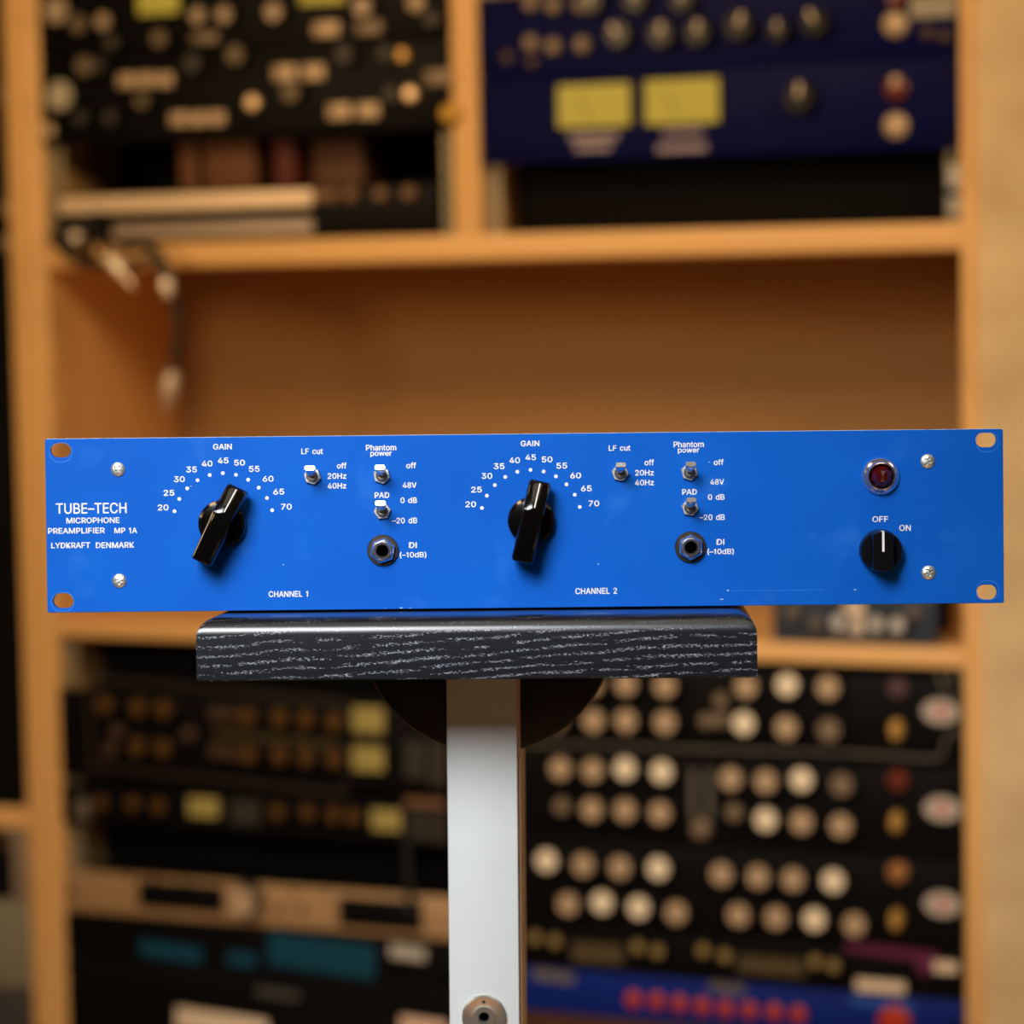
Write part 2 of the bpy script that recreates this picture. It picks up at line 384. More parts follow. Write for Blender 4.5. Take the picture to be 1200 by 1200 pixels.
# ------------------------------------------------------------------ generic rack gear
meshes = {}
def cached(key, fn):
    if key not in meshes: meshes[key] = fn()
    return meshes[key]
def m_skirt(r):
    bm = bmn(); lathe(bm, [(r * 1.12, 0), (r * 1.12, -0.004), (r, -0.0055), (r * 0.94, -0.016)], 24); return mesh_from(bm, 'knob', KNOBK)
def m_cap(r, m):
    bm = bmn(); lathe(bm, [(r * 0.93, 0), (r * 0.93, -0.0015), (r * 0.86, -0.0025), (0, -0.0025)], 24); return mesh_from(bm, 'knob_cap', m)
def m_pointer(r):
    bm = bmn(); box(bm, -r * 0.13, r * 0.13, -0.0008, 0, r * 0.1, r * 0.95); return mesh_from(bm, 'knob_pointer', CREAM)
class Gear:
    def __init__(s, name, label, cat, u0, u1, w0, w1, m, n=-0.003, depth=0.26, chassis=True, group=None, bev=0.001):
        s.n = n; s.u0 = (u0 + u1) / 2; s.w0 = w0; s.H = w1 - w0; s.W = u1 - u0
        s.o = thing(name, label, cat, shelf_mw(s.u0, n, w0), group)
        bm = bmn(); box(bm, -s.W / 2, s.W / 2, 0, 0.003, 0, s.H, bev); s.face = part('faceplate', bm, m, s.o)
        if chassis:
            bm = bmn(); box(bm, -s.W / 2 + 0.026, s.W / 2 - 0.026, 0.003, min(depth, CASE_D - 0.02), 0.001, s.H - 0.001); part('chassis', bm, BLACKM, s.o)
    def at(s, px, py, out=0.0):
        p = S(px, py, s.n - out); return p.x - s.u0, p.z - s.w0
    def knob(s, px, py, r, cap=CAPM, tilt=None):
        x, z = s.at(px, py, 0.018)
        k = link('knob', cached(('sk', r), lambda: m_skirt(r)), s.o, (x, 0, z))
        link('knob_cap', cached(('cap', r, cap.name), lambda: m_cap(r, cap)), k, (0, -0.016, 0))
        return k
    def dknob(s, px, py, r, ang=0, name='knob'):
        x, z = s.at(px, py, 0.012)
        k = link(name, cached(('sk', r), lambda: m_skirt(r)), s.o, (x, 0, z), (0, R(ang), 0))
        link('knob_pointer', cached(('pt', r), lambda: m_pointer(r)), k, (0, -0.016, 0)); return k
    def disc(s, px, py, r, m, name='lamp', h=0.006, sx=1, sz=1, dome=True):
        x, z = s.at(px, py, h)
        def f():
            bm = bmn(); lathe(bm, [(r, 0), (r, -h * 0.6), (r * 0.7, -h * 0.9), (0, -h)] if dome else [(r, 0), (r, -h), (0, -h)], 20, sx=sx, sz=sz); return mesh_from(bm, name, m)
        return link(name, cached((name, r, m.name, h, sx, sz), f), s.o, (x, 0, z))
    def rect(s, x0, y0, x1, y1, m, name='button', h=0.001, bev=0.0, rot=0):
        cx, cz = s.at((x0 + x1) / 2, (y0 + y1) / 2, h)
        ax, _ = s.at(x0, (y0 + y1) / 2, h); bx, _ = s.at(x1, (y0 + y1) / 2, h); _, az = s.at((x0 + x1) / 2, y0, h); _, bz = s.at((x0 + x1) / 2, y1, h)
        bm = bmn(); box(bm, -(bx - ax) / 2, (bx - ax) / 2, -h, 0.0002, -(az - bz) / 2, (az - bz) / 2, bev); return part(name, bm, m, s.o, (cx, 0, cz), (0, R(rot), 0))
    def screws(s, m=None):
        for sx in (-1, 1):
            for f in ((0.17, 0.83) if s.H > 0.05 else (0.5,)):
                def g():
                    bm = bmn(); lathe(bm, [(0.0045, 0), (0.0045, -0.001), (0.003, -0.0025), (0, -0.003)], 14); return mesh_from(bm, 'rack_screw', BLACK)
                link('rack_screw', cached('rs', g), s.o, (sx * (s.W / 2 - 0.008), 0, s.H * f))
    def meter(s, x0, y0, x1, y1, m):
        f = s.rect(x0 - 3, y0 - 3, x1 + 3, y1 + 3, BLACK, 'meter_bezel', 0.003, 0.0008)
        W2 = (s.at(x1, 0)[0] - s.at(x0, 0)[0]) / 2; H2 = (s.at(x0, y0)[1] - s.at(x0, y1)[1]) / 2
        bm = bmn(); box(bm, -W2, W2, -0.0004, 0.0004, -H2, H2); part('meter_face', bm, m, f, (0, -0.0031, 0), smooth=0)
        bm = bmn(); box(bm, -0.0006, 0.0006, -0.0004, 0, -H2 * 0.8, H2 * 0.55); part('needle', bm, BLACK, f, (-W2 * 0.3, -0.0037, 0), (0, R(-28), 0), smooth=0)
        return f
def bay(px, y): return S(px, y)[2]
bays = dict(L=(uL1 + 0.001, uM0 - 0.001), R_=(uM1 + 0.001, uR0 - 0.001))
RX = 850; LX = 300
BODY = 'rack unit'
# ---- lower right bay: three black twin-row units, one thin black unit, one blue unit
def unit_R(label, yt, yb, m=BLACK, **k): return Gear(k.pop('name', 'rack_equalizer'), label, BODY, *bays['R_'], bay(RX, yb) + 0.0006, bay(RX, yt) - 0.0006, m, **k)
kr = 0.0118
g1 = unit_R('black rack unit with pale framed line, highest in the lower right bay', 784, 887)
for px, py, c in ((693, 802, CAPM), (733, 802, CAPM), (779, 804, CAPM), (874, 805, CAPM), (922, 803, CAP_GLINT), (970, 806, CAPM), (695, 845, CAPM), (733, 845, CAPM), (779, 847, CAPM), (871, 848, CAP_GLINT), (921, 853, CAPM), (971, 856, CAPD), (652, 803, CAPD), (652, 845, CAPD)): g1.knob(px, py, kr, c)
for px, py in ((843, 822), (843, 845), (826, 846)): g1.disc(px, py, 0.0075, CAPD, 'switch_cap', 0.008)
g1.disc(1050, 808, 0.010, mat('smoked_lamp', (0.10, 0.06, 0.07), 0.15), 'lamp', 0.012); g1.disc(1048, 857, 0.0085, GOLD, 'switch_lever', 0.012, 0.8, 1.25)
# ---- oval badges, frame line
def frame_line(g, pts):
    q = [g.at(px, py) for px, py in pts]
    g_pts = [(x, -0.0006, z) for x, z in q]
    link('frame_line', tube_mesh('frame_line', g_pts, 0.0018, GREYP, 6, 4), g.o)
frame_line(g1, [(617, 872), (700, 873), (850, 879), (1000, 883), (1090, 889), (1104, 884), (1107, 872), (1112, 862), (1126, 855)])
frame_line(g1, [(1100, 787), (1104, 800), (1112, 812), (1126, 817)])
def oval(g, px, py):
    o = g.disc(px, py, 0.018, mat('pale_badge', (0.48, 0.43, 0.38), 0.4), 'oval_badge', 0.002, 1.0, 0.66, dome=False)
    bm = bmn(); lathe(bm, [(0.006, 0), (0.006, -0.0006), (0, -0.0006)], 16); part('badge_centre', bm, mat('pink_print', (0.50, 0.19, 0.17), 0.5), o, (0.001, -0.002, 0))
oval(g1, 1102, 834)
g2 = unit_R('black rack unit with two upright slots between knob groups, second in the lower right bay', 888, 991)
for px, py, c in ((656, 901, CAPM), (694, 903, CAPM), (732, 901, CAP_GLINT), (775, 905, CAP_GLINT), (856, 913, CAPM), (897, 916, CAPM), (939, 914, CAP_GLINT), (986, 920, CAPD), (693, 949, CAPM), (732, 950, CAPM), (773, 953, CAPM), (897, 961, CAP_GLINT), (939, 964, CAPM), (985, 968, CAPM)): g2.knob(px, py, kr, c)
g2.knob(658, 945, 0.009, CAPD); g2.knob(860, 952, 0.009, CAPD); g2.disc(819, 973, 0.010, CAPD, 'switch_cap', 0.01)
for px in (812, 831): g2.rect(px - 3, 902, px + 3, 960, GREYP, 'fader_slot', 0.002)
g2.disc(1050, 916, 0.0105, REDJ, 'lamp', 0.012); g2.disc(1048, 965, 0.008, GOLD, 'switch_lever', 0.012, 0.8, 1.3); oval(g2, 1104, 948)
g3 = unit_R('black rack unit with brightest silver knobs, third in the lower right bay', 992, 1096)
for px, py, c in ((640, 1009, CAP_GLINT), (683, 1014, CAPM), (726, 1017, CAPM), (771, 1018, CAP_GLINT), (845, 1025, CAPM), (888, 1028, CAPM), (929, 1031, CAPM), (976, 1033, CAP_GLINT), (665, 1060, CAPM), (705, 1058, CAP_GLINT), (748, 1064, CAP_GLINT), (792, 1070, CAPM), (865, 1073, CAPM), (909, 1076, CAPM), (954, 1078, CAP_GLINT), (1001, 1084, CAPM)): g3.knob(px, py, kr, c)
g3.disc(1050, 1024, 0.010, mat('amber_lamp', (0.35, 0.16, 0.06), 0.2), 'lamp', 0.012); g3.disc(1048, 1080, 0.008, GOLD, 'switch_lever', 0.012, 0.8, 1.3); oval(g3, 1104, 1060)
g4 = unit_R('thin black rack unit with yellowish knobs directly above the blue unit', 1097, 1149, name='rack_compressor')
YEL = mat('yellowed_cap', (0.30, 0.22, 0.08), 0.5, metal=0.2)
for px, py in ((627, 1099), (650, 1103), (747, 1110), (770, 1115), (824, 1114), (849, 1120), (955, 1127), (976, 1132)): g4.knob(px, py, 0.0068, YEL)
for x0, y0, x1, y1 in ((670, 1106, 730, 1128), (862, 1122, 942, 1142)): g4.rect(x0, y0, x1, y1, mat('dim_olive_print', (0.07, 0.05, 0.02), 0.5), 'scale_print', 0.0006)
g4.rect(1003, 1149, 1060, 1163, CREAM, 'label_strip', 0.001); g4.rect(1094, 1127, 1122, 1140, CREAM, 'label_strip', 0.001)
g4.rect(990, 1110, 1100, 1122, PURPLE, 'purple_stripe', 0.0006, rot=3); g4.disc(1084, 1133, 0.009, PURPLE, 'purple_dot', 0.002)
g5 = unit_R('bright blue rack unit with a row of red buttons, lowest in the right bay', 1150, 1203, BLUEB, name='rack_controller')
for i, (px, py) in enumerate(((741, 1172), (768, 1174), (795, 1177), (822, 1180), (849, 1183), (877, 1185), (906, 1187), (934, 1190))): g5.disc(px, py, 0.0085, REDB, 'red_button', 0.005)
g5.disc(1047, 1199, 0.016, REDB, 'power_button', 0.006)
g5.rect(625, 1138, 672, 1150, GREYP, 'printed_strip', 0.0005, rot=3); g5.rect(832, 1153, 872, 1163, GREYP, 'printed_strip', 0.0005, rot=3); g5.rect(996, 1172, 1070, 1180, mat('pale_blue_print', (0.02, 0.10, 0.45), 0.5), 'printed_strip', 0.0005, rot=3)
g5b = unit_R('dark brown blank rack panel below the blue unit', 1204, 1262, mat('dark_brown_panel', (0.06, 0.018, 0.006), 0.5), name='blank_or_shade_panel')
for g in (g1, g2, g3, g4, g5): g.screws()
# ---- lower left bay
def unit_L(label, yt, yb, m=BLACK, **k): return Gear(k.pop('name', 'rack_unit'), label, BODY, *bays['L'], bay(LX, yb) + 0.0006, bay(LX, yt) - 0.0006, m, **k)
FR = mat('dim_bronze_frame', (0.028, 0.023, 0.016), 0.5)
l1 = unit_L('black rack unit with ochre knobs and two stacked yellow meters', 815, 921, name='rack_compressor')
l1.meter(413, 829, 450, 858, METERP); l1.meter(413, 875, 450, 903, METERP)
for x0, y0, x1, y1 in ((106, 806, 404, 810), (106, 912, 404, 916)): l1.rect(x0, y0, x1, y1, FR, 'frame_bar', 0.002, rot=2.6)
for x0, y0, x1, y1 in ((104, 808, 107, 905), (403, 822, 406, 920)): l1.rect(x0, y0, x1, y1, FR, 'frame_bar', 0.002)
l1.rect(250, 861, 395, 870, mat('olive_strip', (0.045, 0.032, 0.006), 0.5), 'printed_strip', 0.0008, rot=2.6)
for px, py in ((122, 826), (161, 829), (191, 831), (290, 840), (327, 841), (358, 843), (391, 846), (160, 875), (190, 877), (290, 884), (327, 885), (358, 887), (391, 889)): l1.knob(px, py, 0.0105, OCHRE)
for px, py in ((134, 858), (125, 880), (218, 862), (250, 838), (268, 840), (250, 882), (268, 884)): l1.disc(px, py, 0.008, mat('bronze_knob', (0.06, 0.03, 0.015), 0.5), 'small_knob', 0.01)
l1.rect(474, 868, 498, 912, FR, 'side_module', 0.003); l1.rect(503, 868, 522, 920, FR, 'side_module', 0.003)
l2 = unit_L('slim black rack unit with two pale square meters', 930, 979, name='rack_compressor')
l2.meter(221, 935, 256, 957, METERP); l2.meter(435, 949, 470, 973, METERP)
for px, py in ((117, 942), (155, 942), (185, 945), (325, 952), (360, 952), (390, 955), (413, 957)): l2.knob(px, py, 0.009, OCHRE)
l2.rect(88, 936, 104, 960, GREYP, 'side_tab', 0.002); l2.rect(270, 938, 304, 966, FR, 'side_module', 0.002)
l2.rect(482, 952, 500, 985, FR, 'side_module', 0.002); l2.rect(505, 954, 521, 988, FR, 'side_module', 0.002); l2.rect(474, 936, 522, 946, mat('copper_strip', (0.16, 0.08, 0.04), 0.5), 'printed_strip', 0.001)
l3 = unit_L('champagne coloured rack unit with two long black display windows', 1034, 1084, TAN, name='rack_processor')
def win(g, x0, y0, x1, y1): g.rect(x0, y0, x1, y1, BLACK, 'display_window', 0.002, 0.001, rot=0)
win(l3, 161, 1035, 261, 1067); win(l3, 396, 1054, 494, 1089)
l3.knob(282, 1058, 0.017, CAPM)
for px in (325, 352): l3.disc(px, 1066, 0.0035, BLACKM, 'small_button', 0.004)
for px in (150, 180, 218, 345, 380): l3.disc(px, 1022 + (px - 85) * .095, 0.003, BLACKM, 'vent_hole', 0.0005)
l4 = unit_L('black rack unit with dim teal displays and a white tag', 1086, 1134, BLACK, name='rack_processor')
l4.rect(164, 1106, 236, 1124, TEAL, 'display', 0.001, rot=3); l4.rect(266, 1116, 300, 1132, TEAL, 'display', 0.001, rot=3); l4.rect(314, 1100, 438, 1139, TEAL, 'display', 0.001, rot=3)
l4.rect(457, 1109, 498, 1124, mat('pale_tag', (0.45, 0.42, 0.36), 0.5), 'paper_tag', 0.001, rot=3)
l5 = unit_L('black blank rack panel under the teal displays', 1135, 1171, BLACKM, name='blank_or_shade_panel'); l5.rect(300, 1160, 350, 1169, mat('dim_print', (0.06, 0.065, 0.055), 0.5), 'printed_strip', 0.001, rot=3)
l6 = unit_L('cream fronted rack unit at the bottom of the left bay', 1172, 1232, BLACK, name='rack_processor')
l6.rect(206, 1188, 312, 1215, CREAM, 'front_inset', 0.002, 0.001, rot=3); l6.rect(468, 1194, 522, 1238, mat('pinkish_inset', (0.70, 0.48, 0.36), 0.5), 'front_inset', 0.002, 0.001, rot=3)
for g in (l1, l2, l3, l4): g.screws()
# ---- upper left bay
FR2 = mat('tarnished_cap', (0.16, 0.12, 0.07), 0.5, metal=0.2)
t1 = Gear('rack_equalizer', 'black rack unit with yellow meters cut by the top edge, upper left bay', BODY, *bays['L'], bay(LX, 57.5), bay(LX, -38), BLACK)
t2 = Gear('rack_equalizer', 'black rack unit with rows of pale push buttons, upper left bay', BODY, *bays['L'], bay(LX, 160), bay(LX, 59), BLACK)
def wh(px, py, rx): return t1.knob(px, py, rx, CAPM) if py < 66 else t2.knob(px, py, rx, CAPM)
for px, py, r, c in ((65, 12, 0.015, CAPU), (91, 28, 0.010, FR2), (120, 25, 0.009, CAPU), (231, 18, 0.009, CAPU), (262, 17, 0.009, CAPU), (320, 14, 0.010, CAPU), (424, 8, 0.010, CAPU), (130, 49, 0.009, FR), (186, 45, 0.009, FR2), (505, 22, 0.008, FR)): t1.knob(px, py, r, c)
for px, py, r, c in ((98, 77, 0.0105, FR2), (115, 76, 0.008, FR), (225, 74, 0.010, FR), (275, 64, 0.010, FR2), (403, 63, 0.010, FR), (452, 62, 0.008, FR), (166, 118, 0.008, FR2), (340, 108, 0.010, FR2), (458, 110, 0.008, FR), (94, 138, 0.008, FR), (129, 138, 0.008, FR)): t2.knob(px, py, r, c)
t2.knob(69, 112, 0.0165, mat('grey_cap', (0.40, 0.37, 0.27), 0.5)); t2.disc(54, 153, 0.008, CAPM, 'rack_screw', 0.006)
t1.meter(162, -14, 209, 16, METER); t1.meter(352, -20, 404, 4, METER)
for x0, y0, x1, y1 in ((367, 26, 396, 42), (416, 24, 446, 40), (224, 38, 254, 50)): t1.rect(x0, y0, x1, y1, CAPM if x0 < 400 and x0 > 300 else CAPD, 'push_button', 0.004, 0.001)
for x0, y0 in ((138, 87), (160, 86), (182, 86), (199, 132), (221, 132), (243, 131)): t2.rect(x0, y0, x0 + 19, y0 + 15, CAPM, 'push_button', 0.004, 0.001)
for x0, y0, x1 in ((320, 77, 346), (353, 76, 379), (384, 122, 410), (417, 121, 443), (497, 82, 528)): t2.rect(x0, y0, x1, y0 + 17, CAPM if x0 < 490 else CAPD, 'push_button', 0.004, 0.001)
for px, py in ((293, 120), (478, 110)): t2.disc(px, py, 0.0075, mat('bright_brass', (1.0, 0.70, 0.40), 0.3, metal=0.3), 'jewel_lamp', 0.008)
t2.disc(468, 64, 0.007, GOLD, 'jewel_lamp', 0.008); t1.disc(485, 3, 0.009, CAPM, 'jewel_lamp', 0.008); t2.disc(523, 133, 0.009, mat('yellow_plug', (0.6, 0.33, 0.02), 0.4), 'yellow_plug', 0.012)
t1.screws(); t2.screws()
# boxes deep inside the bay and the flat case on the shelf
def crate(x0, x1, y0, y1, n, dep, m, label, name='storage_box'):
    a = S(x0, (y0 + y1) / 2, n); b_ = S(x1, (y0 + y1) / 2, n); wt = S((x0 + x1) / 2, y0, n)[2]; wb = S((x0 + x1) / 2, y1, n)[2]
    t = thing(name, label, 'box', shelf_mw((a.x + b_.x) / 2, n, wb)); W_ = (b_.x - a.x) / 2; H_ = wt - wb
    bm = bmn(); box(bm, -W_, W_, 0, dep, 0, H_ * 0.82, 0.002); part('body', bm, m, t)
    bm = bmn(); box(bm, -W_ - 0.001, W_ + 0.001, -0.001, dep + 0.001, H_ * 0.82, H_, 0.001); part('lid', bm, m, t)
CH = (S(300, 222)[2] - ut)
BX = mat('brown_card', (0.12, 0.042, 0.010), 0.7); BX2 = mat('dark_red_card', (0.09, 0.01, 0.005), 0.7)
pc = thing('equipment_case', 'flat black case with two pale aluminium edge strips on the upper shelf', 'case', shelf_mw((S(70, 250)[0] + bays['L'][1]) / 2, -0.001, ut))
xa = S(62, 250)[0]; cw = (bays['L'][1] - 0.018 - xa) / 2; cx0 = xa + cw
pc.matrix_world = shelf_mw(cx0, 0.004, ut)
ptop = S(300, 221, 0.004)[2] - ut
bm = bmn(); box(bm, -cw, cw, 0, 0.24, 0.0, ptop, 0.002); part('body', bm, BLACK, pc)
def strip(x0, x1, y, h, m):
    a = S(x0, y, 0.0); b_ = S(x1, y, 0.0); wz = S(300, y, 0.0)[2] - ut; bm = bmn(); L_ = (b_.x - a.x) / 2
    box(bm, -L_, L_, -0.004, 0.0, -h / 2, h / 2, 0.0015); part('edge_strip', bm, m, pc, ((a.x + b_.x) / 2 - cx0, 0, wz))
strip(67, 366, 234, 0.0175, mat('pale_aluminium', (0.80, 0.62, 0.42), 0.45, metal=0.1)); strip(132, 366, 267, 0.0135, mat('greyed_aluminium', (0.42, 0.33, 0.26), 0.45, metal=0.1))
for px in (386, 400, 422, 457, 490):
    a = S(px, 219, 0.02); bm = bmn(); lathe(bm, [(0.007, 0), (0.007, -0.008), (0.004, -0.012), (0, -0.012)], 16); part('case_knob', bm, mat('bronze_dim', (0.22, 0.12, 0.06), 0.5), pc, (a.x - cx0, 0, ptop - 0.010))
top_n = ut + ptop + 0.0005
def crate2(x0, x1, y0, n, dep, m, label):
    a = S(x0, 180, n); b_ = S(x1, 180, n); wt = S((x0 + x1) / 2, y0, n)[2]
    t = thing('storage_box', label, 'box', shelf_mw((a.x + b_.x) / 2, n, top_n)); W_ = (b_.x - a.x) / 2; H_ = max(0.02, wt - top_n)
    bm = bmn(); box(bm, -W_, W_, 0, dep, 0, H_ * 0.8, 0.002); part('body', bm, m, t)
    bm = bmn(); box(bm, -W_ - 0.001, W_ + 0.001, -0.001, dep + 0.001, H_ * 0.8, H_, 0.001); part('lid', bm, m, t)
crate2(210, 230, 164, 0.03, 0.06, BX, 'narrow brown box standing on the black case, upper left bay')
crate2(238, 298, 163, 0.03, 0.08, BX, 'wide red-brown box in the middle on the black case, upper left bay')
crate2(321, 344, 164, 0.03, 0.07, BX2, 'slim dark red box standing on the black case, upper left bay')
crate2(366, 424, 164, 0.05, 0.06, mat('dull_brown_card', (0.09, 0.035, 0.012), 0.7), 'dull brown box on the right part of the black case, upper left bay')
# ---- upper right bay
b1 = Gear('rack_compressor', 'dark blue rack unit with a row of black knobs cut by the top edge', BODY, *bays['R_'], bay(RX, 79), bay(RX, -20), BLUED)
b2 = Gear('rack_compressor', 'dark blue rack unit with two lit yellow meters', BODY, *bays['R_'], bay(RX, 183), bay(RX, 80.5), BLUED)
for px, py, a, r in ((725, 40, -35, .012), (775, 40, 8, .012), (818, 38, 8, .012), (866, 30, 22, .013), (955, 26, -25, .013), (693, 2, 0, .011), (745, 0, 10, .011), (800, 0, -10, .011), (912, 36, 0, .010)): b1.dknob(px, py, r, a)
for px, py in ((620, 3), (646, 6), (679, 5), (620, 50), (646, 54), (680, 52)): b1.disc(px, py, 0.008, CAPD, 'toggle_nut', 0.008)
for px, py in ((593, 67), (622, 72), (1086, 38), (1106, 42)): b1.disc(px, py, 0.006, mat('bronze_knob', (0.06, 0.03, 0.015), 0.5), 'rack_screw', 0.004)
b1.disc(1047, 28, 0.0115, CAPM, 'jewel_lamp', 0.01); b1.disc(1049, -2, 0.009, REDJ, 'lamp', 0.01); b1.rect(1066, -6, 1120, 20, mat('grey_label', (0.30, 0.27, 0.20), 0.6), 'label_strip', 0.001)
b2.meter(654, 99, 738, 148, METER); b2.meter(756, 93, 842, 144, METER)
VU = lambda g: (lambda px, py: g.at(px, py))
for x0, y0, x1, y1 in ((668, 156, 724, 164), (674, 169, 716, 176), (776, 151, 824, 157), (770, 169, 828, 177)): b2.rect(x0, y0, x1, y1, mat('dim_white_print', (0.30, 0.24, 0.28), 0.5), 'printed_strip', 0.0005)
b2.dknob(937, 114, 0.014, 5); b2.disc(1048, 103, 0.0115, REDJ, 'lamp', 0.01); b2.disc(1048, 147, 0.0115, CAPM, 'jewel_lamp', 0.01)
b2.disc(1048, 95, 0.006, CAPM, 'lamp_rim', 0.011)
b1.screws(); b2.screws()
bh = thing('hanging_label', 'pale blue and cream paper tag hanging on the right rail of the upper right bay', 'tag', shelf_mw(S(1117, 225)[0], 0.002, S(1117, 250)[2]))
bm = bmn(); box(bm, -0.006, 0.006, 0, 0.0015, 0, 0.045, 0.0005); part('card', bm, mat('pale_card', (0.40, 0.40, 0.36), 0.6), bh)
bm = bmn(); box(bm, -0.006, 0.006, -0.0006, 0, 0.016, 0.024); part('blue_band', bm, BLUED, bh)
# black sheets standing for the shade in the gaps between the gear
gb = Gear('blank_or_shade_panel', 'black sheet standing for the shade in the upper right bay under the blue unit', BODY, bays['R_'][0] + 0.018, bays['R_'][1] - 0.018, ut + 0.001, bay(RX, 184) - 0.001, BLACKM, n=0.05, chassis=False)
gb2 = Gear('blank_or_shade_panel', 'black sheet standing for the shade in the upper left bay behind the brown boxes', BODY, bays['L'][0], bays['L'][1], top_n, bay(LX, 160) - 0.001, BLACKM, n=0.16, chassis=False)
gb3 = Gear('blank_or_shade_panel', 'black sheet standing for the shade in the lower left bay above the champagne unit', BODY, bays['L'][0] + 0.018, bays['L'][1] - 0.018, bay(LX, 1033), bay(LX, 980), BLACKM, n=0.05, chassis=False)
gb4 = Gear('blank_or_shade_panel', 'black sheet standing for the shade under the shelf above the ochre knob unit', BODY, bays['L'][0] + 0.018, bays['L'][1] - 0.018, bay(LX, 814), lb - 0.001, BLACKM, n=0.06, chassis=False)
# ---- small slate unit on the lower shelf
sn = 0.012
a = S(906, 735, sn); b_ = S(1098, 735, sn)
dz = Gear('desktop_unit', 'small slate blue box with three silver knobs standing on the lower shelf', 'audio unit', a.x, b_.x, lt + 0.0005, lt + 0.072, SLATE, n=sn, depth=0.15)
for px, py in ((982, 729), (1027, 731), (1051, 732)): dz.knob(px, py, 0.0075, mat('silver_grey_cap', (0.62, 0.62, 0.60), 0.4, metal=0.2))
for px, py in ((927, 719), (955, 731), (1068, 719), (980, 746), (1026, 748), (1048, 748)): dz.disc(px, py, 0.0085, mat('dim_knob', (0.10, 0.09, 0.08), 0.5), 'small_knob', 0.008)
dz.rect(989, 706, 1013, 722, CREAM, 'meter_face', 0.001); dz.rect(991, 725, 1012, 743, CREAM, 'meter_face', 0.001)
# ---- neighbouring bay at the far left
nbp = Gear('blank_or_shade_panel', 'tall black panel standing for the shade in the bay left of the left pine upright', BODY, uX + 0.002, uL0 - 0.002, nb + 0.0125, 0.70, BLACKM, n=0.004)  # black panel takes the place of this bay's unlit inside
for px, py in ((2, 285), (2, 110), (3, 245)): nbp.disc(px, py, 0.008, CAPD, 'rack_screw', 0.006)
nbg = Gear('rack_unit', 'grey sided rack unit with black front at the bottom left edge', BODY, uX + 0.002, uL0 - 0.002, bay(20, 1056), nb - 0.0125, mat('warm_grey_enamel', (0.22, 0.17, 0.12), 0.6), n=0.002)
nbg.rect(-60, 974, 14, 1050, BLACKM, 'front_inset', 0.001); nbg.disc(-1, 990, 0.006, OCHRE, 'knob', 0.01)
nbh = Gear('rack_unit', 'plain grey green rack unit at the bottom left edge', BODY, uX + 0.002, uL0 - 0.002, bay(20, 1158), bay(20, 1057), GREYG, n=0.002)
nbi = Gear('rack_unit', 'dark grey rack unit in the bottom left corner', BODY, uX + 0.002, uL0 - 0.002, bay(20, 1262), bay(20, 1159), mat('charcoal_enamel', (0.035, 0.032, 0.03), 0.6), n=0.002)

# ------------------------------------------------------------------ cables hanging over the upper shelf
def cable(label, pts, r, plug=None, plug_len=0.05):
    o = [S(px, py, n) for px, py, n in pts]; base = o[0]
    t = thing('audio_cable', label, 'cable', shelf_mw(base.x, base.y, base.z), 'cables hanging over the upper shelf')
    L_ = [p - base for p in o]
    link('cord', tube_mesh('cord', L_, r, CABLE, 10, 6), t)
    if plug:
        (x0, y0, x1, y1) = plug; n = pts[-1][2]; a = S(x0, y0, n) - base; c = S(x1, y1, n) - base; d = c - a; ln = d.length
        bm = bmn(); lathe(bm, [(r * 0.9, 0.0), (0.0075, -0.004), (0.0085, -0.012), (0.0085, -ln * 0.55), (0.0062, -ln * 0.56)], 18)
        pl = part('plug_body', bm, PLUGM, t, a, d.to_track_quat('-Y', 'Z').to_euler())
        bm = bmn(); lathe(bm, [(0.0055, -ln * 0.55), (0.0055, -ln * 0.92), (0.0035, -ln * 0.94), (0.003, -ln)], 14); part('plug_tip', bm, mat('plug_tip_metal', (0.5, 0.38, 0.26), 0.35, metal=0.5), pl)
    return t
cable('black cable ending in a slanted silver plug over the shelf edge', [(72, 262, 0.0), (78, 290, -.02), (100, 304, -.035), (112, 270, -.06), (124, 296, -.075)], 0.0042, (126, 298, 158, 338))
cable('black cable hanging furthest down with a long silver plug', [(128, 282, -.01), (150, 288, -.02), (178, 290, -.035), (196, 315, -.04), (207, 360, -.04), (206, 410, -.04), (203, 433, -.04)], 0.0040, (203, 434, 195, 482))
cable('short black cable with a stubby plug just under the shelf', [(60, 278, -.012), (90, 306, -.05), (130, 310, -.06), (165, 306, -.06), (182, 300, -.055), (192, 322, -.055)], 0.0042, (194, 324, 198, 350))
cable('coiled black cable with a round brass end lying at the shelf edge', [(112, 300, -.03), (92, 306, -.03), (82, 285, -.025), (98, 262, -.02), (118, 250, -.02)], 0.0045, (88, 268, 90, 284))

cable('thin dark cable hanging down in front of the champagne unit', [(474, 962, -.012), (477, 1000, -.012), (479, 1035, -.012), (483, 1075, -.012)], 0.0035)

# ================================================================== STAND
# stand frame: upright, yawed 2 degrees; board is tilted back with the unit
bt = P(600, 712)[1] if False else -0.0441                           # bottom edge of the front panel, panel coordinates
SY = R(-1.9)
DPM = PM @ Matrix.Translation((0, 0, bt - 0.0008)) @ Matrix.Rotation(SY, 4, 'Z')     # board top surface frame, origin under the panel centre
OVER = 0.046
stand = thing('equipment_stand', 'black stained wooden board on a pale grey post carrying the blue preamplifier', 'stand', Matrix.Translation((DPM.translation.x - 0.013, DPM.translation.y + 0.04, 0)) @ Matrix.Rotation(SY, 4, 'Z'))
bpy.context.view_layer.update()
SI = stand.matrix_world.inverted()
def in_board(px, py):                                               # where a pixel meets the board's front face plane
    I = DPM.inverted(); r = I.to_3x3() @ ray(px, py); o = I @ CAM; k = (-OVER - o.y) / r.y; return o + r * k
bl, br = in_board(230, 770), in_board(887.5, 770); bb = in_board(560, 796)
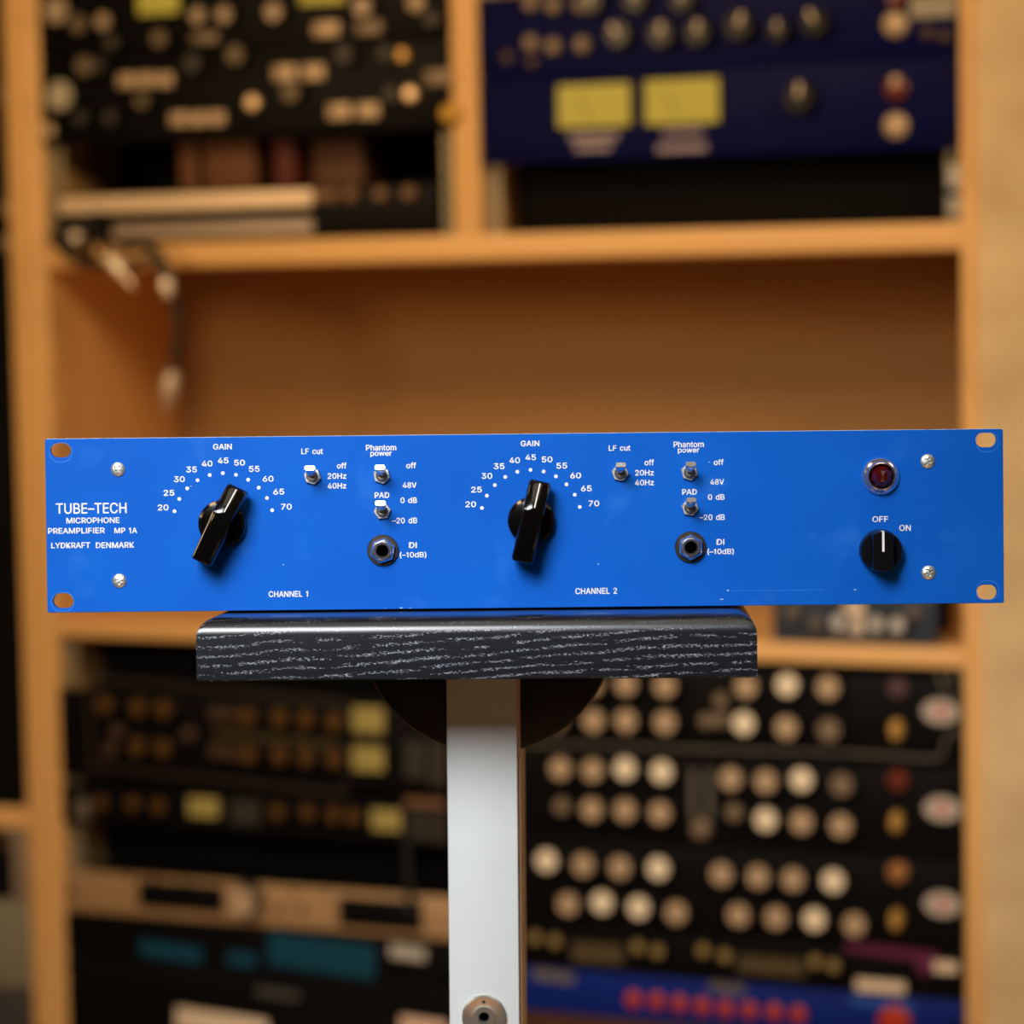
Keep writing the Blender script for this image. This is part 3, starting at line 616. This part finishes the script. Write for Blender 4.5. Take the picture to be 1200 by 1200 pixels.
print('board', bl, br, bb)
BW = br.x - bl.x; BT = -bb.z; bcx = (bl.x + br.x) / 2
bm = bmn()
# rounded profile swept along x with rounded upper ends
prof = []
DEP = 0.26; rr = 0.0085
def sect(inset):                                                    # yz section, front at y=-OVER; inset shrinks it at the ends
    f = -OVER; bk = -OVER + DEP; pts = [(f, -BT + 0.0006), (f + 0.0006, -BT)]
    pts = [(f + 0.0006, -BT), (f, -BT + 0.0006)]
    for k in range(9):
        a = PI / 2 * k / 8; pts.append((f + rr - rr * math.cos(a), -rr - inset + rr * math.sin(a) if False else -rr + rr * math.sin(a)))
    for k in range(9):
        a = PI / 2 * k / 8; pts.append((bk - rr + rr * math.sin(a), -rr + rr * math.cos(a)))
    pts += [(bk, -BT + 0.0006), (bk - 0.0006, -BT)]
    return pts
secs = []
re = 0.010; steps = [(0, None)]
xs = []
for k in range(9): a = PI / 2 * k / 8; xs.append((re - re * math.sin(a), re - re * math.cos(a)))   # (x from end, drop)
# x from the end = re*(1-sin), top limit lowered by re*(1-cos)... ends first
ends = [(re * (1 - math.sin(PI / 2 * k / 8)), re * (1 - math.cos(PI / 2 * k / 8))) for k in range(8, -1, -1)]
seq = [(bl.x + x, re * 1.0 - 0 if False else d) for x, d in ends] 
seq = sorted(seq, key=lambda t: t[0])
# at the very end (x=0) the top is lowest
seq = [(bl.x + re * (1 - math.cos(PI / 2 * k / 8)), re * (1 - math.sin(PI / 2 * k / 8))) for k in range(9)]
seq += [(2 * bcx - x, d) for x, d in reversed(seq)]
for x, drop in seq:
    lim = -drop; ring = []
    sec = sect(0)
    for y, z in sec:
        zz = min(z, lim) if z > -BT / 2 else z
        yy = min(max(y, -OVER + drop * 0.0), -OVER + DEP)
        ring.append(bm.verts.new((x - bcx, yy, zz)))
    secs.append(ring)
n_ = len(secs[0])
for a, b_ in zip(secs, secs[1:]):
    for k in range(n_): bm.faces.new((a[k], a[(k + 1) % n_], b_[(k + 1) % n_], b_[k]))
bm.faces.new(secs[0]); bm.faces.new(list(reversed(secs[-1])))
bo = part('top_board', bm, ASH, stand, smooth=40, label='black stained wood with pale open grain')
bo.matrix_world = DPM @ Matrix.Translation((bcx, 0, 0)); bpy.context.view_layer.update()
bo.parent = stand; bo.matrix_parent_inverse = Matrix.Identity(4); bo.matrix_basis = SI @ (DPM @ Matrix.Translation((bcx, 0, 0)))
# post, in stand coordinates: front face plane y = pf
pfw = 0.046 - 0.0
def in_stand(px, py, y):
    r = SI.to_3x3() @ ray(px, py); o = SI @ CAM; k = (y - o.y) / r.y; return o + r * k
pf = (SI @ (DPM @ Vector((0, 0.040, -BT)))).y
a = in_stand(522.8, 800, pf); c = in_stand(605.5, 800, pf); a2 = in_stand(527, 1198, pf); c2 = in_stand(608.6, 1198, pf)
topz = (SI @ (DPM @ Vector((0, 0.0, -BT)))).z + 0.004
print('post', a, c, a2, c2, 'topz', topz)
pw = (c.x - a.x); lean = ((a2.x + c2.x) / 2 - (a.x + c.x) / 2) / (a.z - a2.z); pcx = (a.x + c.x) / 2 + lean * (a.z - topz) * 1
PD = 0.085
def sheared(bm, z_ref=None):
    for v in bm.verts: v.co.x += (topz - v.co.z) * lean
bm = bmn(); box(bm, pcx - pw / 2, pcx + pw / 2, pf, pf + 0.006, 0.02, topz, 0.0010)
sheared(bm); part('post_front', bm, POSTM, stand, label='pale grey lacquered front of the post')
bm = bmn(); box(bm, pcx - pw / 2 + 0.002, pcx + pw / 2 + 0.0015, pf + 0.0062, pf + PD, 0.02, topz, 0.001); sheared(bm); part('post_body', bm, POSTS, stand, label='brown side of the post')
bm = bmn(); box(bm, pcx - 0.22 , pcx + 0.22, pf - 0.15, pf + 0.29, 0.0, 0.02, 0.004); part('base_plate', bm, BLACK, stand)
# half-round bracket under the board
fy = pf + 0.0075
cL = in_stand(436, 797, fy); cR = in_stand(709, 797, fy); cB = in_stand(572, 884, fy)
half = (cR.x - cL.x) / 2; drop = (cL.z + cR.z) / 2 - cB.z; rad = (half * half + drop * drop) / (2 * drop); ccx = (cL.x + cR.x) / 2; ccz = cB.z + rad
ztop = (cL.z + cR.z) / 2 + 0.001
def segpoly(r, y, hz): 
    a0 = math.asin(min(1, max(-1, (hz - ccz) / r))); out = []
    for k in range(41):
        a = a0 + (-PI - 2 * a0) * k / 40; out.append((ccx + r * math.cos(a), y, ccz + r * math.sin(a)))
    return out
for side in (-1, 1):
    bm = bmn(); rings = []
    for r, y in ((rad - 0.003, fy), (rad - 0.0008, fy + 0.001), (rad, fy + 0.004), (rad, fy + 0.020), (rad - 0.002, fy + 0.022)):
        rings.append([bm.verts.new(p) for p in segpoly(r, y, ztop)])
    for q, s_ in zip(rings, rings[1:]):
        for k in range(40): bm.faces.new((q[k], q[k + 1], s_[k + 1], s_[k]))
        bm.faces.new((q[-1], q[0], s_[0], s_[-1]))
    bm.faces.new(rings[0]); bm.faces.new(rings[-1])
    cutx = (pcx - pw / 2 + 0.002 if side < 0 else pcx + pw / 2 + 0.0015) + lean * 0.03
    geom = bm.verts[:] + bm.edges[:] + bm.faces[:]
    res_ = bmesh.ops.bisect_plane(bm, geom=geom, plane_co=(cutx, 0, 0), plane_no=(-side, 0, 0), clear_outer=True)
    bmesh.ops.holes_fill(bm, edges=bm.edges[:])
    part('bracket_plate', bm, mat('black_rubbed_steel', (0.003, 0.0026, 0.0026), 0.42, spec=0.2), stand)
# turned steel bolt head in the post
bc = in_stand(567.5, 1191, pf)
bm = bmn(); rB = 26.5 * 0.438e-3
lathe(bm, [(rB, 0), (rB, -0.0022), (rB - 0.0008, -0.003), (rB * 0.52, -0.0022), (rB * 0.50, -0.0036), (rB * 0.26, -0.0036), (rB * 0.22, -0.002), (rB * 0.22, -0.0005), (0, -0.0005)], 64)
bolt = part('bolt_head', bm, BOLTM, stand, (bc.x, pf, bc.z), smooth=25)
bm = bmn(); lathe(bm, [(rB * 0.215, -0.0006), (0, -0.0007)], 24, cap=False); part('bolt_socket', bm, DARKHOLE, bolt)
bm = bmn(); lathe(bm, [(0.0008, -0.0024), (0.0008, -0.0032), (0, -0.0033)], 12, cz=rB * 0.72); part('bolt_pin', bm, STEEL, bolt)

# ================================================================== PREAMPLIFIER
pre = thing('rack_preamplifier', 'wide bright blue two-channel rack preamplifier standing on the black board', 'preamplifier', PM @ Matrix.Translation((0, 0, 0)))
PW, PH = 0.4826, 0.0877
# front panel with four oblong rack slots, from a filled 2-D curve
cu = bpy.data.curves.new('front_panel', 'CURVE'); cu.dimensions = '2D'; cu.fill_mode = 'BOTH'; cu.extrude = 0.0012; cu.bevel_depth = 0.0003; cu.bevel_resolution = 1; cu.offset = -0.0003
def loop(pts):
    s = cu.splines.new('POLY'); s.points.add(len(pts) - 1); s.use_cyclic_u = True
    for p, q in zip(s.points, pts): p.co = (q[0], q[1], 0, 1)
def rrect(cx, cy, w_, h_, r, n=10):
    out = []
    for (sx, sy, a0) in ((1, 1, 0), (-1, 1, 90), (-1, -1, 180), (1, -1, 270)):
        for k in range(n + 1):
            a = R(a0 + 90 * k / n); out.append((cx + sx * (w_ / 2 - r) + r * math.cos(a), cy + sy * (h_ / 2 - r) + r * math.sin(a)))
    return out
loop(rrect(0, 0, PW, PH, 0.0010, 4))
slots = [P(71.2, 527.3), P(74.3, 704), P(1155.5, 515.4), P(1156.5, 694)]
for cx, cz in slots: loop(rrect(cx, cz, 24.2 * MM, 17.4 * MM, 8.6 * MM, 10))
to = bpy.data.objects.new('tmp', cu); C.objects.link(to); bpy.context.view_layer.update()
me = bpy.data.meshes.new_from_object(to.evaluated_get(bpy.context.evaluated_depsgraph_get())); bpy.data.objects.remove(to)
for v in me.vertices: v.co = Vector((v.co.x, -v.co.z + 0.0015, v.co.y))
me.materials.clear(); me.materials.append(BLUE)
bm = bmn(); bm.from_mesh(me); bmesh.ops.remove_doubles(bm, verts=bm.verts[:], dist=1e-6); bmesh.ops.recalc_face_normals(bm, faces=bm.faces[:]); bm.to_mesh(me); bm.free()
me.name = 'front_panel'; link('front_panel', me, pre)
bm = bmn(); box(bm, -0.217, 0.217, 0.0032, 0.20, -PH / 2 + 0.0015, PH / 2 - 0.006, 0.001); part('chassis', bm, STEEL, pre)
bm = bmn(); box(bm, -PW / 2 + 0.001, PW / 2 - 0.001, 0.0002, 0.0028, PH / 2 - 0.0001, PH / 2 + 0.00012); part('edge_highlight', bm, CHIP_GLINT, pre, smooth=0, label='painted highlight along the rubbed top edge')  # pale strip paints the highlight on the worn upper edge
# rubbed washer marks around the rack slots
for (cx, cz), (dx, dz_) in zip(slots, ((0, -0.0012), (-0.0004, -0.0006), (0.0006, -0.0012), (0.0004, 0.001))):
    bm = bmn(); o_ = rrect(cx + dx, cz + dz_, 27 * MM, 23 * MM, 11 * MM, 8); i_ = rrect(cx, cz, 24.6 * MM, 17.8 * MM, 8.8 * MM, 8)
    i2 = rrect(cx + dx, cz + dz_, 25.8 * MM, 21.5 * MM, 10.4 * MM, 8)
    A_ = [bm.verts.new((x, -0.00005, z)) for x, z in o_]; B_ = [bm.verts.new((x, -0.00005, z)) for x, z in i2]
    for k in range(len(A_)): bm.faces.new((A_[k], A_[(k + 1) % len(A_)], B_[(k + 1) % len(B_)], B_[k]))
    part('washer_mark', bm, WORN, pre, smooth=0)
# bare chips along the edges and the long scratch
bm = bmn(); rnd = random.Random(7)
def chip(px, py, w_, h_):
    cx, cz = P(px, py); n = 8; vs = []
    for k in range(n):
        a = 2 * PI * k / n; f = rnd.uniform(0.6, 1.1); z = cz + h_ * MM / 2 * f * math.sin(a)
        vs.append(bm.verts.new((cx + w_ * MM / 2 * f * math.cos(a), -0.00004, max(-PH / 2 + 0.0004, min(PH / 2 - 0.0004, z)))))
    bm.faces.new(vs)
for q in ((451, 713.6, 3, 2.5), (470, 712.8, 5, 3), (473, 714, 3, 2), (481, 713.2, 4, 2.5), (616, 712.2, 8, .9), (635, 711.9, 26, 1), (655, 711.7, 8, 1), (750, 711, 6, .8), (846, 702.3, 6, .9), (853, 692, 3, 2), (1002, 691, 4, 1), (224, 569.8, 3, .8), (831, 541.5, 3, .8), (332, 661.5, 1.5, 1.5), (701, 661, 1.5, 1.5), (100, 513.8, 10, .7), (702, 507.2, 22, .8), (740, 506.8, 18, .8), (540, 509, 8, 1)): chip(*q)
part('paint_chips', bm, CHIP_GLINT, pre, smooth=0)
bm = bmn()
for k in range(1):
    x0, z0 = P(853, 692.3); x1, z1 = P(966, 691.2); t_ = 0.00009
    vs = [bm.verts.new(p) for p in ((x0, -0.00004, z0 - t_), (x1, -0.00004, z1 - t_), (x1, -0.00004, z1 + t_), (x0, -0.00004, z0 + t_))]; bm.faces.new(vs)
part('scratch', bm, WORN, pre, smooth=0)

# Pozidriv screws
def screw_mesh(r):
    bm = bmn(); nr, ns = 14, 72; rings = []
    for i in range(nr + 1):
        rr_ = r * i / nr; ring = []
        for k in range(ns if i else 1):
            a = 2 * PI * k / ns; x, z = rr_ * math.cos(a), rr_ * math.sin(a)
            h = 0.0016 * math.sqrt(max(0, 1 - (rr_ / r) ** 2 * 0.92)) 
            cw_ = 0.00050 + 0.00012 * (1 - rr_ / r)
            if (abs(x) < cw_ and abs(z) < r * 0.55) or (abs(z) < cw_ and abs(x) < r * 0.55): h -= 0.0011
            ring.append(bm.verts.new((x, -h, z)))
        rings.append(ring)
    for k in range(ns): bm.faces.new((rings[0][0], rings[1][k], rings[1][(k + 1) % ns]))
    for a, b_ in zip(rings[1:], rings[2:]):
        for k in range(ns): bm.faces.new((a[k], b_[k], b_[(k + 1) % ns], a[(k + 1) % ns]))
    out = [bm.verts.new((v.co.x, 0.0001, v.co.z)) for v in rings[-1]]
    for k in range(ns): bm.faces.new((rings[-1][k], out[k], out[(k + 1) % ns], rings[-1][(k + 1) % ns]))
    return mesh_from(bm, 'panel_screw', ZINC, 50)
sm = screw_mesh(8.5 * MM)
for i, (px, py, a) in enumerate(((138.2, 550, 40), (140, 680.5, 8), (1087, 540.5, 25), (1088, 671, 60))):
    x, z = P(px, py); link('panel_screw', sm, pre, (x, 0, z), (0, R(a), 0))

# gain knobs
def gain_knob(px, py, ang):
    x, z = P(px, py)
    bm = bmn(); lathe(bm, [(28.3 * MM, -0.0008), (28.3 * MM, -0.003), (27.2 * MM, -0.0055), (24 * MM, -0.0068), (14 * MM, -0.0075), (0, -0.0078)], 64)
    k = part('gain_knob', bm, GLOSS, pre, (x, 0, z), (0, R(ang), 0), smooth=30)
    # pointer bar: y depth profile along its length
    bm = bmn(); hw = 0.0053; L1, L0 = 0.0205, -0.0210
    st = [(L0, 0.0185, hw * 0.93), (L0 + 0.0008, 0.0195, hw), (0.004, 0.0225, hw * 1.02), (0.0072, 0.0222, hw * 1.02), (L1 - 0.0012, 0.0150, hw * 1.0), (L1, 0.0138, hw * 0.92)]
    rings = []
    for zz, h, w_ in st:
        rings.append([bm.verts.new(p) for p in ((-w_ * 1.08, -0.006, zz), (-w_, -h + 0.0012, zz), (-w_ + 0.0012, -h, zz), (w_ - 0.0012, -h, zz), (w_, -h + 0.0012, zz), (w_ * 1.08, -0.006, zz))])
    for a, b_ in zip(rings, rings[1:]):
        for q in range(6): bm.faces.new((a[q], a[(q + 1) % 6], b_[(q + 1) % 6], b_[q]))
    bm.faces.new(rings[0]); bm.faces.new(list(reversed(rings[-1])))
    bmesh.ops.recalc_face_normals(bm, faces=bm.faces[:])
    bmesh.ops.bevel(bm, geom=[e for e in bm.edges if e.is_manifold and e.calc_face_angle(0) > R(15)], offset=0.0005, segments=2, affect='EDGES')
    part('knob_pointer', bm, GLOSS, k, smooth=40)
    # raised white line on the sloping front
    bm = bmn(); a = Vector((0, -0.02225, 0.0070)); b2_ = Vector((0, -0.0152, L1 - 0.0012)); lw = 0.00032
    nrm = Vector((0, -(b2_.z - a.z), (b2_.y - a.y))).normalized()
    a += nrm * 0.0001; b2_ += nrm * 0.0001
    q = [Vector((sx * lw, 0, 0)) + p for p in (a, b2_) for sx in (-1, 1)]
    lo = [bm.verts.new(p - nrm * 0.0003) for p in q]; hi = [bm.verts.new(p + nrm * 0.00015) for p in q]
    bm.faces.new((hi[0], hi[1], hi[3], hi[2]))
    for i0, i1 in ((0, 1), (1, 3), (3, 2), (2, 0)): bm.faces.new((lo[i0], lo[i1], hi[i1], hi[i0]))
    part('pointer_line', bm, mat('pointer_paint', (0.85, 0.83, 0.78), 0.35), k, smooth=0)
gain_knob(261, 613.5, 26.5); gain_knob(622.8, 609.8, 13.5)

# toggle switches
def toggle(px, py, up=24, name='toggle_switch', rot=8):
    x, z = P(px, py)
    bm = bmn(); r = 10.3 * MM; lathe(bm, [(r * 0.94, 0), (r, -0.0004), (r, -0.0019), (r * 0.93, -0.0023), (r * 0.62, -0.0023)], 6, rot=R(30 + rot))
    t = part(name, bm, NICKEL, pre, (x, 0, z), smooth=20)
    bm = bmn(); lathe(bm, [(r * 0.66, 0), (r * 0.66, -0.0036), (r * 0.58, -0.0042), (r * 0.42, -0.0042), (r * 0.40, -0.002), (0, -0.002)], 28); part('bushing', bm, mat('bushing_metal', (0.35, 0.32, 0.27), 0.3, metal=1.0), t)
    bm = bmn(); rings = []
    for s, w_, h_ in ((0.0, 0.0012, 0.0012), (0.003, 0.0013, 0.0013), (0.0075, 0.0019, 0.0014), (0.0100, 0.0025, 0.0014), (0.0140, 0.0027, 0.0015), (0.0145, 0.0025, 0.0012)):
        ring = []
        for k in range(16):
            a = 2 * PI * k / 16; ca, sa = math.cos(a), math.sin(a); pw_ = 0.45
            ring.append(bm.verts.new((w_ * math.copysign(abs(ca) ** pw_, ca), -s, h_ * math.copysign(abs(sa) ** pw_, sa))))
        rings.append(ring)
    for a, b_ in zip(rings, rings[1:]):
        for k in range(16): bm.faces.new((a[k], a[(k + 1) % 16], b_[(k + 1) % 16], b_[k]))
    bm.faces.new(rings[0]); bm.faces.new(list(reversed(rings[-1])))
    part('lever', bm, CHROME, t, (0, -0.003, 0), (R(-up), 0, 0), smooth=40)
# jack sockets
def jack(px, py, rot):
    x, z = P(px, py)
    bm = bmn(); lathe(bm, [(18.4 * MM, -0.0002), (18.4 * MM, -0.0009), (17.6 * MM, -0.0013), (7 * MM, -0.0014)], 48, cap=False)
    t = part('jack_socket', bm, mat('dark_washer', (0.10, 0.085, 0.07), 0.35, metal=0.9), pre, (x, 0, z), smooth=30)
    bm = bmn(); r = 15.2 * MM; lathe(bm, [(r, -0.0012), (r, -0.0040), (r * 0.88, -0.0054), (r * 0.70, -0.0056)], 6, rot=R(rot), cap=False); part('jack_nut', bm, CHROME, t, smooth=15)
    bm = bmn(); lathe(bm, [(10.9 * MM, -0.001), (10.9 * MM, -0.0058), (9.8 * MM, -0.0068), (7.6 * MM, -0.0068), (6.9 * MM, -0.0060), (6.9 * MM, -0.0003)], 40, cap=False); part('jack_barrel', bm, CHROME, t)
    bm = bmn(); lathe(bm, [(7.0 * MM, -0.0016), (0, -0.0016)], 24, cap=False); part('jack_hole', bm, DARKHOLE, t)

# lettering and hardware of the two channels
DIAL = [('20', 191.2, 594.7), ('25', 198, 577.5), ('30', 210.2, 561.5), ('35', 224.5, 550.2), ('40', 242.7, 543.2), ('45', 261.5, 539.7), ('50', 280.7, 542.2), ('55', 298, 549.5), ('60', 314.2, 561), ('65', 326.7, 576.2), ('70', 335.6, 593.7)]
TXT = [('GAIN', 250, 520.2, 271.5, 526.7), ('LF cut', 353.2, 525.7, 378.2, 532), ('off', 395, 542.3, 406, 549), ('20Hz', 384, 554.5, 405.7, 561), ('40Hz', 384, 566, 405.7, 572.5),
       ('Phantom', 429, 521.2, 464.2, 527.9), ('power', 434.2, 529.6, 459, 535.7), ('off', 476.2, 542, 487.5, 548.7), ('48V', 472, 565.2, 488, 571.7), ('PAD', 439.2, 577, 456, 583.5),
       ('0 dB', 469.5, 583, 488.5, 589.5), ('\u201320 dB', 459.5, 606.7, 488.7, 613.2), ('DI', 479.5, 635.5, 488.2, 642), ('(\u201310dB)', 468.7, 646.7, 499.5, 654.2)]
for ch, (sx, sy) in enumerate(((0, 0), (360.4, -3.8))):
    for s, x, y in DIAL: print_on(pre, s, x - 6.1 + sx, y - 3.3 + sy, x + 6.1 + sx, y + 3.3 + sy, 'dial_number')
    bm = bmn(); cx, cz = P(261.9 + sx, 613.8 + sy)
    for k in range(11):
        a = R(-75 + 15 * k); lathe(bm, [(2.2 * MM, -0.00006), (0, -0.00006)], 16, cx=cx + 59.4 * MM * math.sin(a), cz=cz + 59.4 * MM * math.cos(a), cap=False)
    part('dial_dots', bm, WHITE, pre, smooth=0)
    for s, x0, y0, x1, y1 in TXT: print_on(pre, s, x0 + sx, y0 + sy, x1 + sx, y1 + sy)
    toggle(366.2 + sx, 557.8 + sy, 17, rot=[14, 22][ch]); toggle(447.4 + sx, 557 + sy, 17, rot=[10, 12][ch]); toggle(448 + sx, 598.5 + sy, 17, rot=[-24, 20][ch])
    jack(448.8 + sx, 645 + sy, [18, 28][ch])
print_on(pre, 'CHANNEL 1', 315, 692.7, 360.8, 699.4); print_on(pre, 'CHANNEL 2', 674.5, 689, 723, 696)
print_on(pre, 'TUBE\u2013TECH', 65.7, 589.4, 148.2, 601.8, 'brand_lettering', 0.010)
for s, x0, y0, x1, y1 in (('MICROPHONE', 78, 606.5, 140, 613), ('PREAMPLIFIER', 56.5, 618.7, 122.5, 625), ('MP 1A', 134.2, 618.5, 160.5, 624.7), ('LYDKRAFT', 60.2, 635.8, 105.5, 642.2), ('DENMARK', 112.5, 635.5, 157, 642), ('OFF', 1022.5, 605, 1040.7, 611.7), ('ON', 1054, 615.2, 1067.2, 622)):
    print_on(pre, s, x0, y0, x1, y1)

# pilot lamp
x, z = P(1031.7, 558)
bm = bmn(); q = MM
lathe(bm, [(22 * q, 0), (22 * q, -0.0012), (21 * q, -0.0022), (17.5 * q, -0.0036), (16.2 * q, -0.0062), (15.0 * q, -0.0066), (14.2 * q, -0.0058), (14.0 * q, -0.001)], 64, cap=False)
lamp = part('pilot_lamp', bm, CHROME, pre, (x, 0, z), smooth=30)
jm = mat('ruby_jewel', (0.06, 0.002, 0.004), 0.04, coat=0.3)
bm = bmn(); lathe(bm, [(13.8 * q, -0.004), (12.6 * q, -0.0066), (7.0 * q, -0.0098), (0, -0.0112)], 8, rot=0.3); part('jewel', bm, jm, lamp, smooth=0)
# power knob
x, z = P(1031.2, 645.2)
bm = bmn(); lathe(bm, [(25 * q, -0.0006), (25.2 * q, -0.003), (24.4 * q, -0.0075), (23.4 * q, -0.0085), (0, -0.0088)], 64); pk = part('power_knob', bm, KNOBK, pre, (x, 0, z), smooth=30)
bm = bmn(); rg = 24.0 * q; hw = 11.8 * q; n = 14
def gripring(y, s, hw_):
    out = []
    am = math.acos(min(1, hw_ / (rg * s)))
    for k in range(n + 1): a = am + (PI - 2 * am) * k / n; out.append((rg * s * math.cos(a), y, rg * s * math.sin(a)))
    for k in range(n + 1): a = PI + am + (PI - 2 * am) * k / n; out.append((rg * s * math.cos(a), y, rg * s * math.sin(a)))
    return [bm.verts.new(p) for p in out]
rings = [gripring(-0.0086, 1.0, hw * 1.15), gripring(-0.0145, 0.97, hw * 1.03), gripring(-0.0152, 0.94, hw * 0.97)]
for a, b_ in zip(rings, rings[1:]):
    m_ = len(a)
    for k in range(m_): bm.faces.new((a[k], a[(k + 1) % m_], b_[(k + 1) % m_], b_[k]))
bm.faces.new(rings[0]); bm.faces.new(list(reversed(rings[-1])))
part('grip', bm, KNOBK, pk, smooth=30)
bm = bmn(); box(bm, -0.00055, 0.00055, -0.01535, -0.0150, 0.0, rg * 0.95); box(bm, -0.00055, 0.00055, -0.0152, -0.006, rg * 0.955, rg * 0.985 + 0.0002)
part('pointer_line', bm, WHITE, pk, smooth=0)
for o in scene.objects:
    if o.type == 'MESH' and not o.data.materials: print('nomat', o.name)
